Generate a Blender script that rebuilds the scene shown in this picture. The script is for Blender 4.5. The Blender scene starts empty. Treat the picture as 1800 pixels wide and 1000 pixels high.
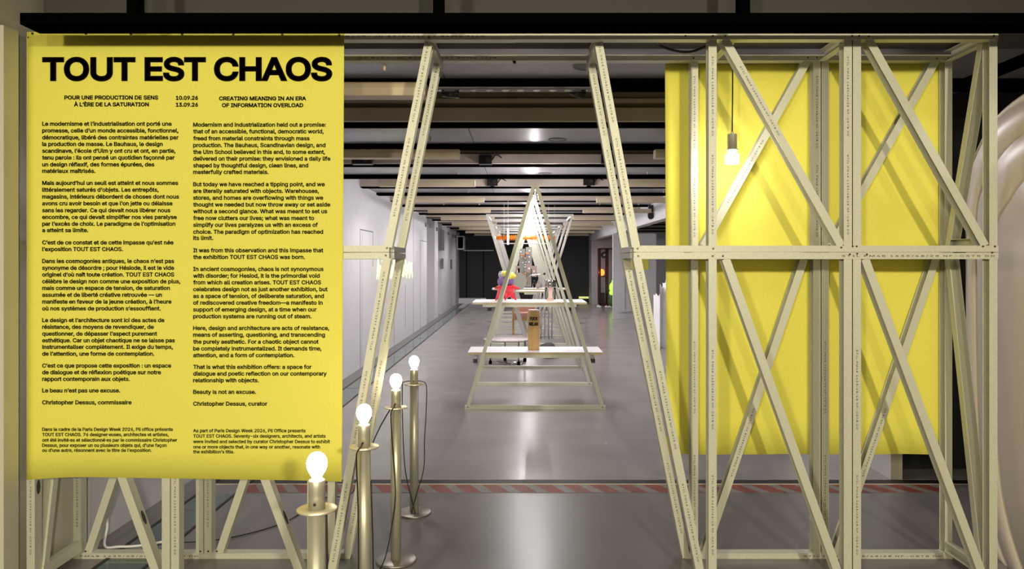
import bpy, bmesh, math, random
from mathutils import Vector, Matrix
random.seed(4)
C = bpy.context.scene.collection
scene = bpy.context.scene
# ------------------------------------------------------------------ camera
F, CX, CY, H = 1300.0, 916.0, 460.0, 1.414          # focal length and vanishing point on the 1800x1000 frame, eye height
cam_d = bpy.data.cameras.new('camera'); cam = bpy.data.objects.new('camera', cam_d); C.objects.link(cam)
cam.location = (0, 0, H); cam.rotation_euler = (math.radians(90), 0, 0)
cam_d.sensor_fit = 'HORIZONTAL'; cam_d.sensor_width = 36.0; cam_d.lens = 36.0 * F / 1800
cam_d.shift_x = (900 - CX) / 1800; cam_d.shift_y = (CY - 500) / 1800
cam_d.clip_start = 0.05; cam_d.clip_end = 200
scene.camera = cam
# ------------------------------------------------------------------ world, lamps, exposure
w = bpy.data.worlds.new('world'); scene.world = w; w.use_nodes = True
bgn = w.node_tree.nodes['Background']; bgn.inputs[0].default_value = (1.0, 0.93, 0.82, 1); bgn.inputs[1].default_value = 0.16
scene.view_settings.view_transform = 'Standard'; scene.view_settings.look = 'None'
scene.view_settings.exposure = 0.0; scene.view_settings.gamma = 1.0; scene.view_settings.use_curve_mapping = False
try:
    scene.cycles.max_bounces = 8; scene.cycles.diffuse_bounces = 4; scene.cycles.use_denoising = True
    scene.cycles.sample_clamp_indirect = 6.0
except Exception: pass

def spot(name, loc, target, watts, col, deg=100, blend=0.6, radius=0.05):
    d = bpy.data.lights.new(name, 'SPOT'); d.energy = watts; d.color = col; d.spot_size = math.radians(deg)
    d.spot_blend = blend; d.shadow_soft_size = radius
    o = bpy.data.objects.new(name, d); C.objects.link(o); o.location = loc
    o.rotation_euler = (Vector(target) - Vector(loc)).to_track_quat('-Z', 'Y').to_euler()
    return o
WARM = (1.0, 0.90, 0.68)
# ceiling spots of the entrance hall, behind the photographer
spot('hall_spot', (1.5, -3.4, 2.45), (0.9, 3.3, 1.05), 780, WARM, 62, 0.5, 0.09)
spot('hall_spot', (-1.9, -3.2, 2.45), (-1.1, 3.3, 1.1), 560, WARM, 62, 0.5, 0.16)
spot('hall_spot', (-0.2, -3.6, 2.45), (0.0, 3.3, 1.0), 220, WARM, 70, 0.6, 0.08)
spot('hall_spot', (1.95, 0.4, 2.45), (1.90, 3.56, 1.90), 45, (1.0, 0.95, 0.92), 9, 0.5, 0.03)
# one spot added to brighten the cream shell, then the corridor's ceiling spots
spot('corridor_and_fill_spot', (1.95, 4.6, 2.36), (2.3, 3.4, 1.0), 20, (1.0, 0.92, 0.97), 120, 0.8, 0.1)
for k in range(9):
    yy = 5.2 + 2.26 * k
    for sx in (-1.25, 1.35):
        spot('corridor_and_fill_spot', (sx, yy, 2.33), (sx * 1.15, yy + 0.3, 0), 56, (1.0, 0.95, 0.96), 150, 0.9, 0.12)

# ------------------------------------------------------------------ helpers
def Wp(px, py, Y): return Vector(((px - CX) * Y / F, Y, H - (py - CY) * Y / F))
def Xp(px, Y): return (px - CX) * Y / F
def Zp(py, Y): return H - (py - CY) * Y / F

def mat(name, col, rough=0.5, metal=0.0, noise=0.0, nscale=8.0, emit=None, estr=0.0, trans=0.0, bump=0.0, stretch=None, coat=0.0, spec=None, rnoise=0.0):
    m = bpy.data.materials.new(name); m.use_nodes = True
    nt = m.node_tree; b = nt.nodes['Principled BSDF']
    b.inputs['Base Color'].default_value = (*col, 1); b.inputs['Roughness'].default_value = rough; b.inputs['Metallic'].default_value = metal
    if trans: b.inputs['Transmission Weight'].default_value = trans
    if coat: b.inputs['Coat Weight'].default_value = coat
    if spec is not None: b.inputs['Specular IOR Level'].default_value = spec
    if emit:
        b.inputs['Emission Color'].default_value = (*emit, 1); b.inputs['Emission Strength'].default_value = estr
    if noise or bump or rnoise:
        tc = nt.nodes.new('ShaderNodeTexCoord'); mp = nt.nodes.new('ShaderNodeMapping'); nz = nt.nodes.new('ShaderNodeTexNoise')
        nt.links.new(tc.outputs['Object'], mp.inputs[0]); nt.links.new(mp.outputs[0], nz.inputs['Vector'])
        if stretch: mp.inputs['Scale'].default_value = stretch
        nz.inputs['Scale'].default_value = nscale; nz.inputs['Detail'].default_value = 4
        if noise:
            rp = nt.nodes.new('ShaderNodeValToRGB')
            rp.color_ramp.elements[0].position = 0.3; rp.color_ramp.elements[1].position = 0.7
            rp.color_ramp.elements[0].color = (*[c * (1 - noise) for c in col], 1)
            rp.color_ramp.elements[1].color = (*[min(1, c * (1 + noise)) for c in col], 1)
            nt.links.new(nz.outputs['Fac'], rp.inputs[0]); nt.links.new(rp.outputs[0], b.inputs['Base Color'])
        if rnoise:
            mr = nt.nodes.new('ShaderNodeMapRange'); mr.inputs[3].default_value = max(0, rough - rnoise); mr.inputs[4].default_value = rough + rnoise
            nt.links.new(nz.outputs['Fac'], mr.inputs[0]); nt.links.new(mr.outputs[0], b.inputs['Roughness'])
        if bump:
            bp = nt.nodes.new('ShaderNodeBump'); bp.inputs['Strength'].default_value = bump; bp.inputs['Distance'].default_value = 0.01
            nt.links.new(nz.outputs['Fac'], bp.inputs['Height']); nt.links.new(bp.outputs[0], b.inputs['Normal'])
    return m

M = {}
M['steel'] = mat('galvanised_steel', (0.585, 0.587, 0.468), 0.45, 0.15, 0.10, 260)
M['steel_in'] = mat('galvanised_steel_grey', (0.50, 0.48, 0.46), 0.4, 0.5, 0.08, 60)
M['ink'] = mat('stud_ink', (0.11, 0.10, 0.06), 0.7)
M['screw'] = mat('screw_steel', (0.10, 0.08, 0.05), 0.35, 0.8)
M['yellow'] = mat('yellow_fabric', (0.82, 0.763, 0.125), 0.75, 0, 0.03, 120, bump=0.05, spec=0.2)
M['black_ink'] = mat('poster_ink', (0.008, 0.004, 0.002), 0.85, spec=0.0)
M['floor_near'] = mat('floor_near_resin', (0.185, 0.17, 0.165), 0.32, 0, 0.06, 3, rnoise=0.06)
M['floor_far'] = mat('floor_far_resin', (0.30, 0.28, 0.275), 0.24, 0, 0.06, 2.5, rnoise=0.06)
M['wall_white'] = mat('white_wall_paint', (0.57, 0.55, 0.565), 0.55, 0, 0.02, 5)
M['wall_cream'] = mat('cream_wall_panel', (0.60, 0.575, 0.47), 0.35, 0, 0.02, 3, coat=0.2)
M['pod'] = mat('cream_shell', (0.74, 0.66, 0.54), 0.42, 0, 0.02, 2)
M['black'] = mat('black_paint', (0.0012, 0.0012, 0.0012), 0.8, spec=0.0)
M['black_wall'] = mat('black_wall_paint', (0.018, 0.018, 0.02), 0.55, 0, 0.2, 2)
M['black_gloss'] = mat('black_plastic', (0.012, 0.012, 0.013), 0.35)
M['ceil_grey'] = mat('grey_metal_ceiling_panel', (0.33, 0.32, 0.34), 0.33, 0.45, 0.05, 2, rnoise=0.08)
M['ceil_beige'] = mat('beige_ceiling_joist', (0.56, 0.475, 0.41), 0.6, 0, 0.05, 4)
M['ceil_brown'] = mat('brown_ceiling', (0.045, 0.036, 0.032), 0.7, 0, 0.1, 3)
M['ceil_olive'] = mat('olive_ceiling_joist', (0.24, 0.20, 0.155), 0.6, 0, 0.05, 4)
M['ceil_dark'] = mat('dark_ceiling_void', (0.05, 0.045, 0.04), 0.7)
M['trough'] = mat('cream_trough', (0.62, 0.52, 0.36), 0.45, 0, 0.03, 4)
M['slot'] = mat('dark_slot', (0.012, 0.011, 0.011), 0.55, 0.0)
M['glass_floor'] = mat('glass_floor_strip', (0.10, 0.135, 0.125), 0.08, 0, 0.15, 1.5)
M['grey_edge'] = mat('grey_floor_border', (0.16, 0.15, 0.145), 0.4)
M['tape_white'] = mat('tape_white', (0.21, 0.18, 0.165), 0.55, 0, 0.15, 12)
M['tape_red'] = mat('tape_red', (0.21, 0.05, 0.03), 0.55, 0, 0.25, 14)
M['brass'] = mat('brushed_champagne_metal', (0.58, 0.56, 0.44), 0.40, 0.55, 0.08, 90, stretch=(1, 1, 0.02))
M['disc'] = mat('lamp_disc_metal', (0.64, 0.59, 0.46), 0.42, 0.6, 0.06, 40)
M['lamp_base'] = mat('lamp_base_metal', (0.34, 0.31, 0.27), 0.38, 0.75, 0.06, 30)
M['bulb'] = mat('bulb_glow', (1, 0.95, 0.85), 0.3, emit=(1.0, 0.83, 0.58), estr=40)
M['cfl'] = mat('pendant_bulb_glow', (1, 1, 1), 0.3, emit=(1.0, 0.93, 0.92), estr=95)
M['cfl_top'] = mat('pendant_bulb_frosted', (0.75, 0.62, 0.60), 0.25, 0, trans=0.3)
M['cord'] = mat('black_cord', (0.012, 0.01, 0.01), 0.5)
M['led'] = mat('led_glow', (1, 1, 1), 0.3, emit=(1.0, 0.97, 0.98), estr=170)
M['white'] = mat('white_board', (0.82, 0.80, 0.81), 0.5, 0, 0.03, 60)
M['board_edge'] = mat('board_edge_ply', (0.55, 0.45, 0.25), 0.6)
M['paper'] = mat('white_paper', (0.85, 0.83, 0.84), 0.7)
M['kraft'] = mat('blond_wood', (0.55, 0.34, 0.13), 0.45, 0, 0.28, 9, stretch=(1, 1, 0.25))
M['red'] = mat('red_vinyl', (0.85, 0.02, 0.045), 0.28, coat=0.4)
M['purple'] = mat('purple_vinyl', (0.20, 0.12, 0.32), 0.3, coat=0.3)
M['lemon'] = mat('yellow_vinyl', (0.85, 0.74, 0.10), 0.3, coat=0.3)
M['silver'] = mat('silver_foil', (0.6, 0.6, 0.64), 0.2, 0.9)
M['chrome'] = mat('dark_chrome', (0.45, 0.42, 0.40), 0.16, 0.95, 0.2, 12)
def glassmat(name, col, rough=0.03):
    m = bpy.data.materials.new(name); m.use_nodes = True; nt = m.node_tree
    for n in list(nt.nodes):
        if n.type != 'OUTPUT_MATERIAL': nt.nodes.remove(n)
    out = [n for n in nt.nodes][0]
    tr = nt.nodes.new('ShaderNodeBsdfTransparent'); tr.inputs[0].default_value = (*col, 1)
    gl = nt.nodes.new('ShaderNodeBsdfGlossy'); gl.inputs['Roughness'].default_value = rough
    fr = nt.nodes.new('ShaderNodeFresnel'); fr.inputs[0].default_value = 1.22
    mx = nt.nodes.new('ShaderNodeMixShader')
    nt.links.new(fr.outputs[0], mx.inputs[0]); nt.links.new(tr.outputs[0], mx.inputs[1]); nt.links.new(gl.outputs[0], mx.inputs[2])
    nt.links.new(mx.outputs[0], out.inputs[0]); return m
M['glass'] = glassmat('clear_glass', (0.86, 0.82, 0.80))
M['glass_pane'] = glassmat('cabinet_glass', (0.93, 0.93, 0.93))
M['ice'] = mat('crackled_glass', (0.62, 0.55, 0.55), 0.15, 0.2, 0.6, 130, bump=0.8)
M['stone'] = mat('dark_stone', (0.045, 0.036, 0.032), 0.7, 0, 0.3, 30, bump=0.4)
M['gold'] = mat('gold_frame', (0.55, 0.36, 0.12), 0.35, 0.6)
M['leather'] = mat('tan_pink_leather', (0.46, 0.25, 0.18), 0.4, 0, 0.15, 12)
M['plate'] = mat('grey_perforated_metal', (0.30, 0.29, 0.27), 0.4, 0.6, 0.1, 30)
M['copper'] = mat('copper', (0.55, 0.24, 0.10), 0.3, 0.85)
M['rose'] = mat('rose_tile', (0.42, 0.29, 0.26), 0.45)
M['green'] = mat('green_glass_bottle', (0.07, 0.14, 0.04), 0.15)
M['sage'] = mat('sage_disc', (0.38, 0.38, 0.32), 0.35, 0.3)
M['orange'] = mat('orange_bristle', (0.9, 0.28, 0.02), 0.5)
M['maroon'] = mat('maroon_lacquer', (0.07, 0.012, 0.012), 0.35)
M['orange_glow'] = mat('orange_lamp', (1, 0.4, 0.1), 0.4, emit=(1.0, 0.15, 0.015), estr=5)
M['green_glow'] = mat('green_lamp', (0.6, 1, 0.1), 0.4, emit=(0.50, 1.0, 0.06), estr=1.1)
M['neon'] = mat('neon_pale_green', (0.9, 1, 0.6), 0.4, emit=(0.80, 1.0, 0.42), estr=1.25)
M['vent'] = mat('vent_grey', (0.16, 0.15, 0.15), 0.5)
M['groove'] = mat('dark_joint', (0.05, 0.045, 0.045), 0.7)
M['grille'] = mat('speaker_grille', (0.09, 0.085, 0.08), 0.5, 0.3)

WLOC = {}
class MB:
    """collects shapes in world coordinates, then links them as one mesh object"""
    def __init__(s): s.v = []; s.f = []; s.m = []; s.sm = []
    def add(s, vs, fs, mi=0, smooth=False):
        o = len(s.v); s.v += [Vector(v) for v in vs]
        for f in fs: s.f.append([i + o for i in f]); s.m.append(mi); s.sm.append(smooth)
        return s
    def box(s, x0, x1, y0, y1, z0, z1, mi=0):
        v = [(x0,y0,z0),(x1,y0,z0),(x1,y1,z0),(x0,y1,z0),(x0,y0,z1),(x1,y0,z1),(x1,y1,z1),(x0,y1,z1)]
        return s.add(v, [(0,3,2,1),(4,5,6,7),(0,1,5,4),(1,2,6,5),(2,3,7,6),(3,0,4,7)], mi)
    def sweep(s, p0, p1, n, prof, mi=0):
        """extrude a closed profile (u across, v away from n) from p0 to p1"""
        p0, p1 = Vector(p0), Vector(p1); d = (p1 - p0).normalized(); n = Vector(n)
        n = (n - d * n.dot(d)).normalized(); u = d.cross(n)
        k = len(prof); vs = [p + u * a - n * b for p in (p0, p1) for a, b in prof]
        fs = [(i, (i + 1) % k, k + (i + 1) % k, k + i) for i in range(k)] + [tuple(reversed(range(k))), tuple(range(k, 2 * k))]
        return s.add(vs, fs, mi)
    def tube(s, pts, r, n=8, mi=0, closed=False, radii=None):
        pts = [Vector(p) for p in pts]; vs = []; fs = []; L = len(pts)
        for i, p in enumerate(pts):
            a = pts[(i - 1) % L] if (closed or i) else p; b = pts[(i + 1) % L] if (closed or i < L - 1) else p
            d = (b - a).normalized(); ref = Vector((0, 0, 1)) if abs(d.z) < 0.9 else Vector((1, 0, 0))
            x = d.cross(ref).normalized(); y = d.cross(x); rr = radii[i] if radii else r
            vs += [p + (x * math.cos(t) + y * math.sin(t)) * rr for t in [2 * math.pi * j / n for j in range(n)]]
        for i in range(L if closed else L - 1):
            q = (i + 1) % L
            fs += [(i * n + j, i * n + (j + 1) % n, q * n + (j + 1) % n, q * n + j) for j in range(n)]
        s.add(vs, fs, mi, True)
        if not closed: s.add(vs[:n], [tuple(range(n))], mi); s.add(vs[-n:], [tuple(reversed(range(n)))], mi)
        return s
    def lathe(s, cx, cy, prof, n=32, mi=0, smooth=True):
        vs = []; fs = []
        for r, z in prof: vs += [(cx + r * math.cos(2 * math.pi * j / n), cy + r * math.sin(2 * math.pi * j / n), z) for j in range(n)]
        for i in range(len(prof) - 1):
            fs += [(i * n + j, i * n + (j + 1) % n, (i + 1) * n + (j + 1) % n, (i + 1) * n + j) for j in range(n)]
        s.add(vs, fs, mi, smooth)
        if prof[0][0] > 1e-5: s.add(vs[:n], [tuple(reversed(range(n)))], mi)
        if prof[-1][0] > 1e-5: s.add(vs[-n:], [tuple(range(n))], mi)
        return s
    def cyl(s, c, axis, r, h, n=20, mi=0, r2=None):
        c = Vector(c); a = Vector(axis).normalized(); return s.tube([c, c + a * h], r, n, mi, radii=[r, r if r2 is None else r2])
    def ball(s, c, r, n=16, sc=(1, 1, 1), mi=0):
        vs = []; fs = []; R = n // 2
        for i in range(R + 1):
            th = math.pi * i / R
            for j in range(n):
                ph = 2 * math.pi * j / n
                vs.append((c[0] + r * sc[0] * math.sin(th) * math.cos(ph), c[1] + r * sc[1] * math.sin(th) * math.sin(ph), c[2] + r * sc[2] * math.cos(th)))
        for i in range(R): fs += [(i * n + j, (i + 1) * n + j, (i + 1) * n + (j + 1) % n, i * n + (j + 1) % n) for j in range(n)]
        return s.add(vs, fs, mi, True)
    def build(s, name, mats, parent=None, origin=None, raw=False):
        me = bpy.data.meshes.new(name)
        mats = mats if isinstance(mats, (list, tuple)) else [mats]
        if parent is not None: off = WLOC[parent.name]
        else:
            if origin is None:
                xs = [v.x for v in s.v]; ys = [v.y for v in s.v]; zs = [v.z for v in s.v]
                origin = ((min(xs) + max(xs)) / 2, (min(ys) + max(ys)) / 2, min(zs))
            off = Vector(origin)
        me.from_pydata([v - off for v in s.v], [], s.f)
        for m_ in mats: me.materials.append(m_)
        for p, mi, sm in zip(me.polygons, s.m, s.sm): p.material_index = mi; p.use_smooth = sm
        if not raw:
            bm = bmesh.new(); bm.from_mesh(me); bmesh.ops.remove_doubles(bm, verts=bm.verts, dist=1e-6)
            bmesh.ops.recalc_face_normals(bm, faces=bm.faces); bm.to_mesh(me); bm.free()
        o = bpy.data.objects.new(name, me); C.objects.link(o)
        if parent is not None: o.parent = parent
        else: o.location = off
        WLOC[o.name] = Vector(off)
        return o
def tag(o, label, cat, group=None):
    o['label'] = label; o['category'] = cat
    if group: o['group'] = group
    return o
def thing(name, label, cat, loc=(0, 0, 0), group=None):
    o = bpy.data.objects.new(name, None); C.objects.link(o); o.location = loc; o.empty_display_size = 0.1
    WLOC[o.name] = Vector(loc); return tag(o, label, cat, group)
def struct(o): o['kind'] = 'structure'; return o
def sbox(name, m, *b): return struct(MB().box(*b).build(name, M[m]))
def dup(root, loc, label=None, group=None):
    r = root.copy(); C.objects.link(r); r.location = loc
    if label: r['label'] = label
    if group: r['group'] = group
    for ch in list(root.children):
        c = ch.copy(); C.objects.link(c); c.parent = r
        for g in ch.children:
            d = g.copy(); C.objects.link(d); d.parent = c
    return r
def smooth_path(pts, n=8):
    pts = [Vector(p) for p in pts]; out = []
    for i in range(len(pts) - 1):
        p0 = pts[max(i - 1, 0)]; p1 = pts[i]; p2 = pts[i + 1]; p3 = pts[min(i + 2, len(pts) - 1)]
        for k in range(n):
            t = k / n
            out.append(0.5 * ((2 * p1) + (p2 - p0) * t + (2 * p0 - 5 * p1 + 4 * p2 - p3) * t * t + (3 * p1 - p0 - 3 * p2 + p3) * t ** 3))
    return out + [pts[-1]]
ORD = ['first', 'second', 'third', 'fourth', 'fifth', 'sixth', 'seventh', 'eighth', 'ninth', 'tenth', 'eleventh', 'twelfth']

# ------------------------------------------------------------------ the setting: floors, walls
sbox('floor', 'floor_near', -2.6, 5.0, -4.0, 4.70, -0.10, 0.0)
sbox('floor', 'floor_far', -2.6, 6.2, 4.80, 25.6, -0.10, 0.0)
sbox('trim_1', 'slot', -2.13, 4.5, 4.70, 4.80, -0.10, -0.002)              # dark threshold channel
sbox('trim_2', 'trough', -2.13, 4.5, 4.692, 4.704, -0.02, 0.003)           # pale lip of the channel
sbox('trim_3', 'grey_edge', -2.13, -1.96, 3.66, 25.4, -0.05, 0.004)        # border along the left wall
sbox('trim_4', 'slot', -1.975, -1.955, 1.5, 25.4, -0.05, 0.005)
sbox('trim_5', 'slot', -1.745, -1.73, 1.5, 25.4, -0.05, 0.005)
# glass floor strip in panes
for i in range(18):
    y0 = 1.5 + i * 1.35
    if y0 < 4.5 < y0 + 1.35:
        sbox('floor', 'glass_floor', -1.955, -1.745, y0 + .01, 4.49, -0.03, 0.003); continue
    sbox('floor', 'glass_floor', -1.955, -1.745, y0 + .01, y0 + 1.34, -0.03, 0.003)
# hazard tape
tp = MB().box(-1.72, 2.62, 4.525, 4.685, 0.0005, 0.0018)
k = 0; x = -1.70
while x < 2.55:
    tp.add([(x, 4.53, .0024), (x + .10, 4.53, .0024), (x + .02, 4.68, .0024), (x - .08 if x > -1.65 else x - .02, 4.68, .0024)], [(0, 1, 2, 3)], 1); x += .17
tag(tp.build('hazard_tape', [M['tape_white'], M['tape_red']]), 'worn red and white striped warning tape stuck across the floor by the threshold', 'tape')

XL = -2.13
sbox('wall_left', 'wall_cream', XL - .3, XL - .03, -4.0, 3.65, -0.1, 2.9)
sbox('trim_6', 'groove', XL - .035, XL - .027, -4, 3.0, 1.905, 1.911)      # panel joints
sbox('trim_7', 'groove', XL - .035, XL - .027, 3.0, 3.006, 0, 1.91)
sbox('trim_8', 'wall_cream', XL - .03, XL - .004, 3.05, 3.14, 0, 2.39)
sbox('wall_left', 'wall_white', XL - .3, XL, 3.65, 16.7, -0.1, 2.9)
for a, b in ((18.2, 18.95), (19.95, 22.9), (24.0, 25.5)): sbox('wall_left', 'wall_white', XL - .5, XL, a, b, -0.1, 2.9)
sbox('wall_left', 'wall_white', XL - .62, XL - .5, 16.7, 25.5, -0.1, 2.9)
sbox('wall_back', 'black_wall', XL - .4, 2.34, 25.5, 25.7, -0.1, 3.0)
sbox('wall_back', 'wall_white', 2.34, 6.2, 24.55, 25.7, -0.1, 3.0)
sbox('wall_right', 'wall_white', 2.29, 3.36, 18.4, 18.55, -0.1, 2.12)      # free standing partition
sbox('wall_right', 'wall_white', 2.30, 2.46, 10.6, 24.55, 2.11, 2.95)     # bulkhead
sbox('wall_right', 'wall_white', 2.40, 2.475, 4.82, 6.6, -0.1, 2.9)        # pier
sbox('wall_right', 'wall_cream', 2.40, 2.475, 4.80, 4.82, 0, 2.9)
sbox('wall_right', 'black_wall', 2.475, 5.0, 5.05, 5.15, -0.1, 3.0)
sbox('wall_right', 'wall_white', 6.2, 6.3, 5.15, 25.6, -0.1, 3.0)
# panel seams and doors of the left wall
def seam(y, z0, z1, n): sbox('trim_%d' % n, 'groove', XL - .002, XL + .002, y, y + .012, z0, z1)
n = 9
for y, z0, z1 in ((9.78, 0, 1.84), (10.62, 1.35, 1.84), (12.4, 0, 1.9), (13.6, .2, 1.0), (14.6, 0, 2.3), (5.35, 0, 2.4), (7.4, 0, 2.4), (15.6, 0, 1.86)):
    seam(y, z0, z1, n); n += 1
sbox('trim_%d' % n, 'groove', XL - .002, XL + .002, 9.78, 10.64, 1.835, 1.847); n += 1
sbox('trim_%d' % n, 'groove', XL - .002, XL + .002, 15.6, 16.65, 1.855, 1.867); n += 1
for (pts, gname) in (((9.9, 10.55), 'door_1'), ((15.7, 16.55), 'door_2')):
    sbox(gname, 'wall_white', XL - .01, XL + .004, pts[0], pts[1], 0.01, 1.82)

# ------------------------------------------------------------------ ceiling
sbox('ceiling', 'ceil_brown', XL - .6, 6.2, -4.0, 25.7, 2.95, 3.05)
sbox('ceiling', 'ceil_brown', XL - .6, 5.0, 1.2, 2.6, 2.62, 2.95)
P0, PER = 4.10, 2.26
XR = 6.2
sbox('trim_%d' % n, 'ceil_dark', XL, 5, 3.30, 3.53, 2.43, 2.62); n += 1
for k in range(10):
    p = P0 + PER * k; e = 25.48
    def cb(nm, m, a, b, z0, z1):
        b = min(b, e)
        if a < b: sbox(nm, m, XL, XR, a, b, z0, z1)
    xa = 3.53 if k == 0 else p - .72
    cb('ceiling', 'ceil_grey', xa, p, 2.43, 2.46)                            # flat panel strip
    cb('ceiling', 'ceil_dark', xa - (.0 if k == 0 else .21), xa, 2.436, 2.47)
    cb('trim_%d' % n, 'black', p, p + .19, 2.398, 2.50); n += 1               # black channel
    cb('ceiling', 'ceil_brown', p + .17, p + 1.2, 2.66, 2.70)                # open recess top
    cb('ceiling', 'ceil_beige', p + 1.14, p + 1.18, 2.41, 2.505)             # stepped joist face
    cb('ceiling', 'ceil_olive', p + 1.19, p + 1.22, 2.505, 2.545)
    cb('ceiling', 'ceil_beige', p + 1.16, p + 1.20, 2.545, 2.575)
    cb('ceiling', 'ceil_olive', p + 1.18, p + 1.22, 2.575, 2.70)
    cb('trim_%d' % n, 'black', p + 1.18, p + 1.34, 2.398, 2.50); n += 1
# near beam and its hangers
sbox('trim_%d' % n, 'black', Xp(50, 2.95), 2.6, 2.90, 3.02, 2.345, 2.390); n += 1
for x in (236, 771, 1307): sbox('trim_%d' % n, 'black', Xp(x - 9, 2.95), Xp(x + 9, 2.95), 2.93, 2.99, 2.388, 2.62); n += 1
sbox('trim_%d' % n, 'ceil_brown', 2.45, 2.62, 2.4, 5.0, 2.43, 2.50); n += 1
# seams in the grey panels
for k, (xs) in enumerate(((782, 1040), (834, 1190), (857,), (868,))):
    for x in xs:
        yb = P0 + PER * k
        X = Xp(x, yb); sbox('trim_%d' % n, 'groove', X - .003, X + .003, (3.45 if k == 0 else yb - .71), yb - .01, 2.428, 2.431); n += 1

# ------------------------------------------------------------------ the steel stud frame
YF, YB = 3.185, 3.519
STUD = [(-.0175, 0), (.0175, 0), (.0175, .048), (-.0175, .048), (-.0175, .046), (.0155, .046), (.0155, .002), (-.0175, .002)]
STUD_M = [(-a, b) for a, b in reversed(STUD)]
RAIL = [(-.0135, 0), (.0135, 0), (.0135, .05), (.0115, .05), (.0115, .002), (-.0115, .002), (-.0115, .05), (-.0135, .05)]
RAILBOX = [(-.0135, 0), (.0135, 0), (.0135, .05), (-.0135, .05)]
frame = thing('stud_frame', 'large grey green steel stud frame partition with crossed braces and a tapering open gateway', 'frame', (Xp(901, YF), (YF + YB) / 2, 0))
# lettering uses the grotesque that ships with Blender itself
FONT = None
try:
    import os
    FONT = bpy.data.fonts.load(os.path.join(bpy.utils.system_resource('DATAFILES', path='fonts'), 'Inter.woff2'))
except Exception: FONT = None
# printed maker's line, one shared mesh
from mathutils.geometry import delaunay_2d_cdt
def outline(txt, res):
    """closed outlines of a line of type, in em units"""
    cu = bpy.data.curves.new('t', 'FONT'); cu.body = txt; cu.resolution_u = res; cu.fill_mode = 'NONE' if False else 'FRONT'
    cu.dimensions = '2D'; cu.fill_mode = 'NONE'
    if FONT: cu.font = FONT
    o = bpy.data.objects.new('t', cu); C.objects.link(o); bpy.context.view_layer.update()
    me = bpy.data.meshes.new_from_object(o.evaluated_get(bpy.context.evaluated_depsgraph_get()))
    vs = [(v.co.x, v.co.y) for v in me.vertices]; nxt = {}
    for e in me.edges: nxt.setdefault(e.vertices[0], []).append(e.vertices[1]); nxt.setdefault(e.vertices[1], []).append(e.vertices[0])
    bpy.data.objects.remove(o); bpy.data.curves.remove(cu); bpy.data.meshes.remove(me)
    loops = []; seen = set()
    for a in range(len(vs)):
        if a in seen or a not in nxt: continue
        lp = [a]; seen.add(a); b = (a + 1) if (a + 1) in nxt[a] else nxt[a][0]
        while b not in seen:
            lp.append(b); seen.add(b); c = [q for q in nxt[b] if q not in seen]
            if not c: break
            b = c[0]
        pts = []
        for q in lp:
            if not pts or (abs(vs[q][0] - pts[-1][0]) + abs(vs[q][1] - pts[-1][1])) > 1e-5: pts.append(vs[q])
        if len(pts) > 2 and abs(pts[0][0] - pts[-1][0]) + abs(pts[0][1] - pts[-1][1]) < 1e-5: pts.pop()
        if len(pts) > 2: loops.append(pts)
    return loops
GL = {}
def ext(loops): xs = [p[0] for l in loops for p in l]; return (min(xs), max(xs)) if xs else (0, 0)
def glyph(ch, res):
    """outlines, filled triangles (non-zero winding) and advance of one letter; cached"""
    if (ch, res) in GL: return GL[(ch, res)]
    if ('HH', res) not in GL:
        GL[('HH', res)] = ext(outline('HH', res)); 
    hh = GL[('HH', res)]; w3 = ext(outline('H' + ch + 'H', res)); adv = (w3[1] - w3[0]) - (hh[1] - hh[0])
    lp = outline(ch, res) if ch.strip() else []; tv_, tf_ = [], []
    if lp:
        pv = []; pe = []
        for l in lp:
            o_ = len(pv); pv += [Vector(p) for p in l]; pe += [(o_ + a, o_ + (a + 1) % len(l)) for a in range(len(l))]
        ov, oe, of, *_ = delaunay_2d_cdt(pv, pe, [], 0, 1e-6)
        for f in of:
            cx = sum(ov[a].x for a in f) / len(f); cy = sum(ov[a].y for a in f) / len(f); wn = 0
            for l in lp:
                for a in range(len(l)):
                    (xa, ya), (xb, yb) = l[a - 1], l[a]
                    cr = (xb - xa) * (cy - ya) - (cx - xa) * (yb - ya)
                    if ya <= cy < yb and cr > 0: wn += 1
                    elif yb <= cy < ya and cr < 0: wn -= 1
            if wn: tf_.append(tuple(f))
        tv_ = [(p.x, p.y) for p in ov]
    GL[(ch, res)] = (adv, lp, tv_, tf_); return GL[(ch, res)]
CAP = None
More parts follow.
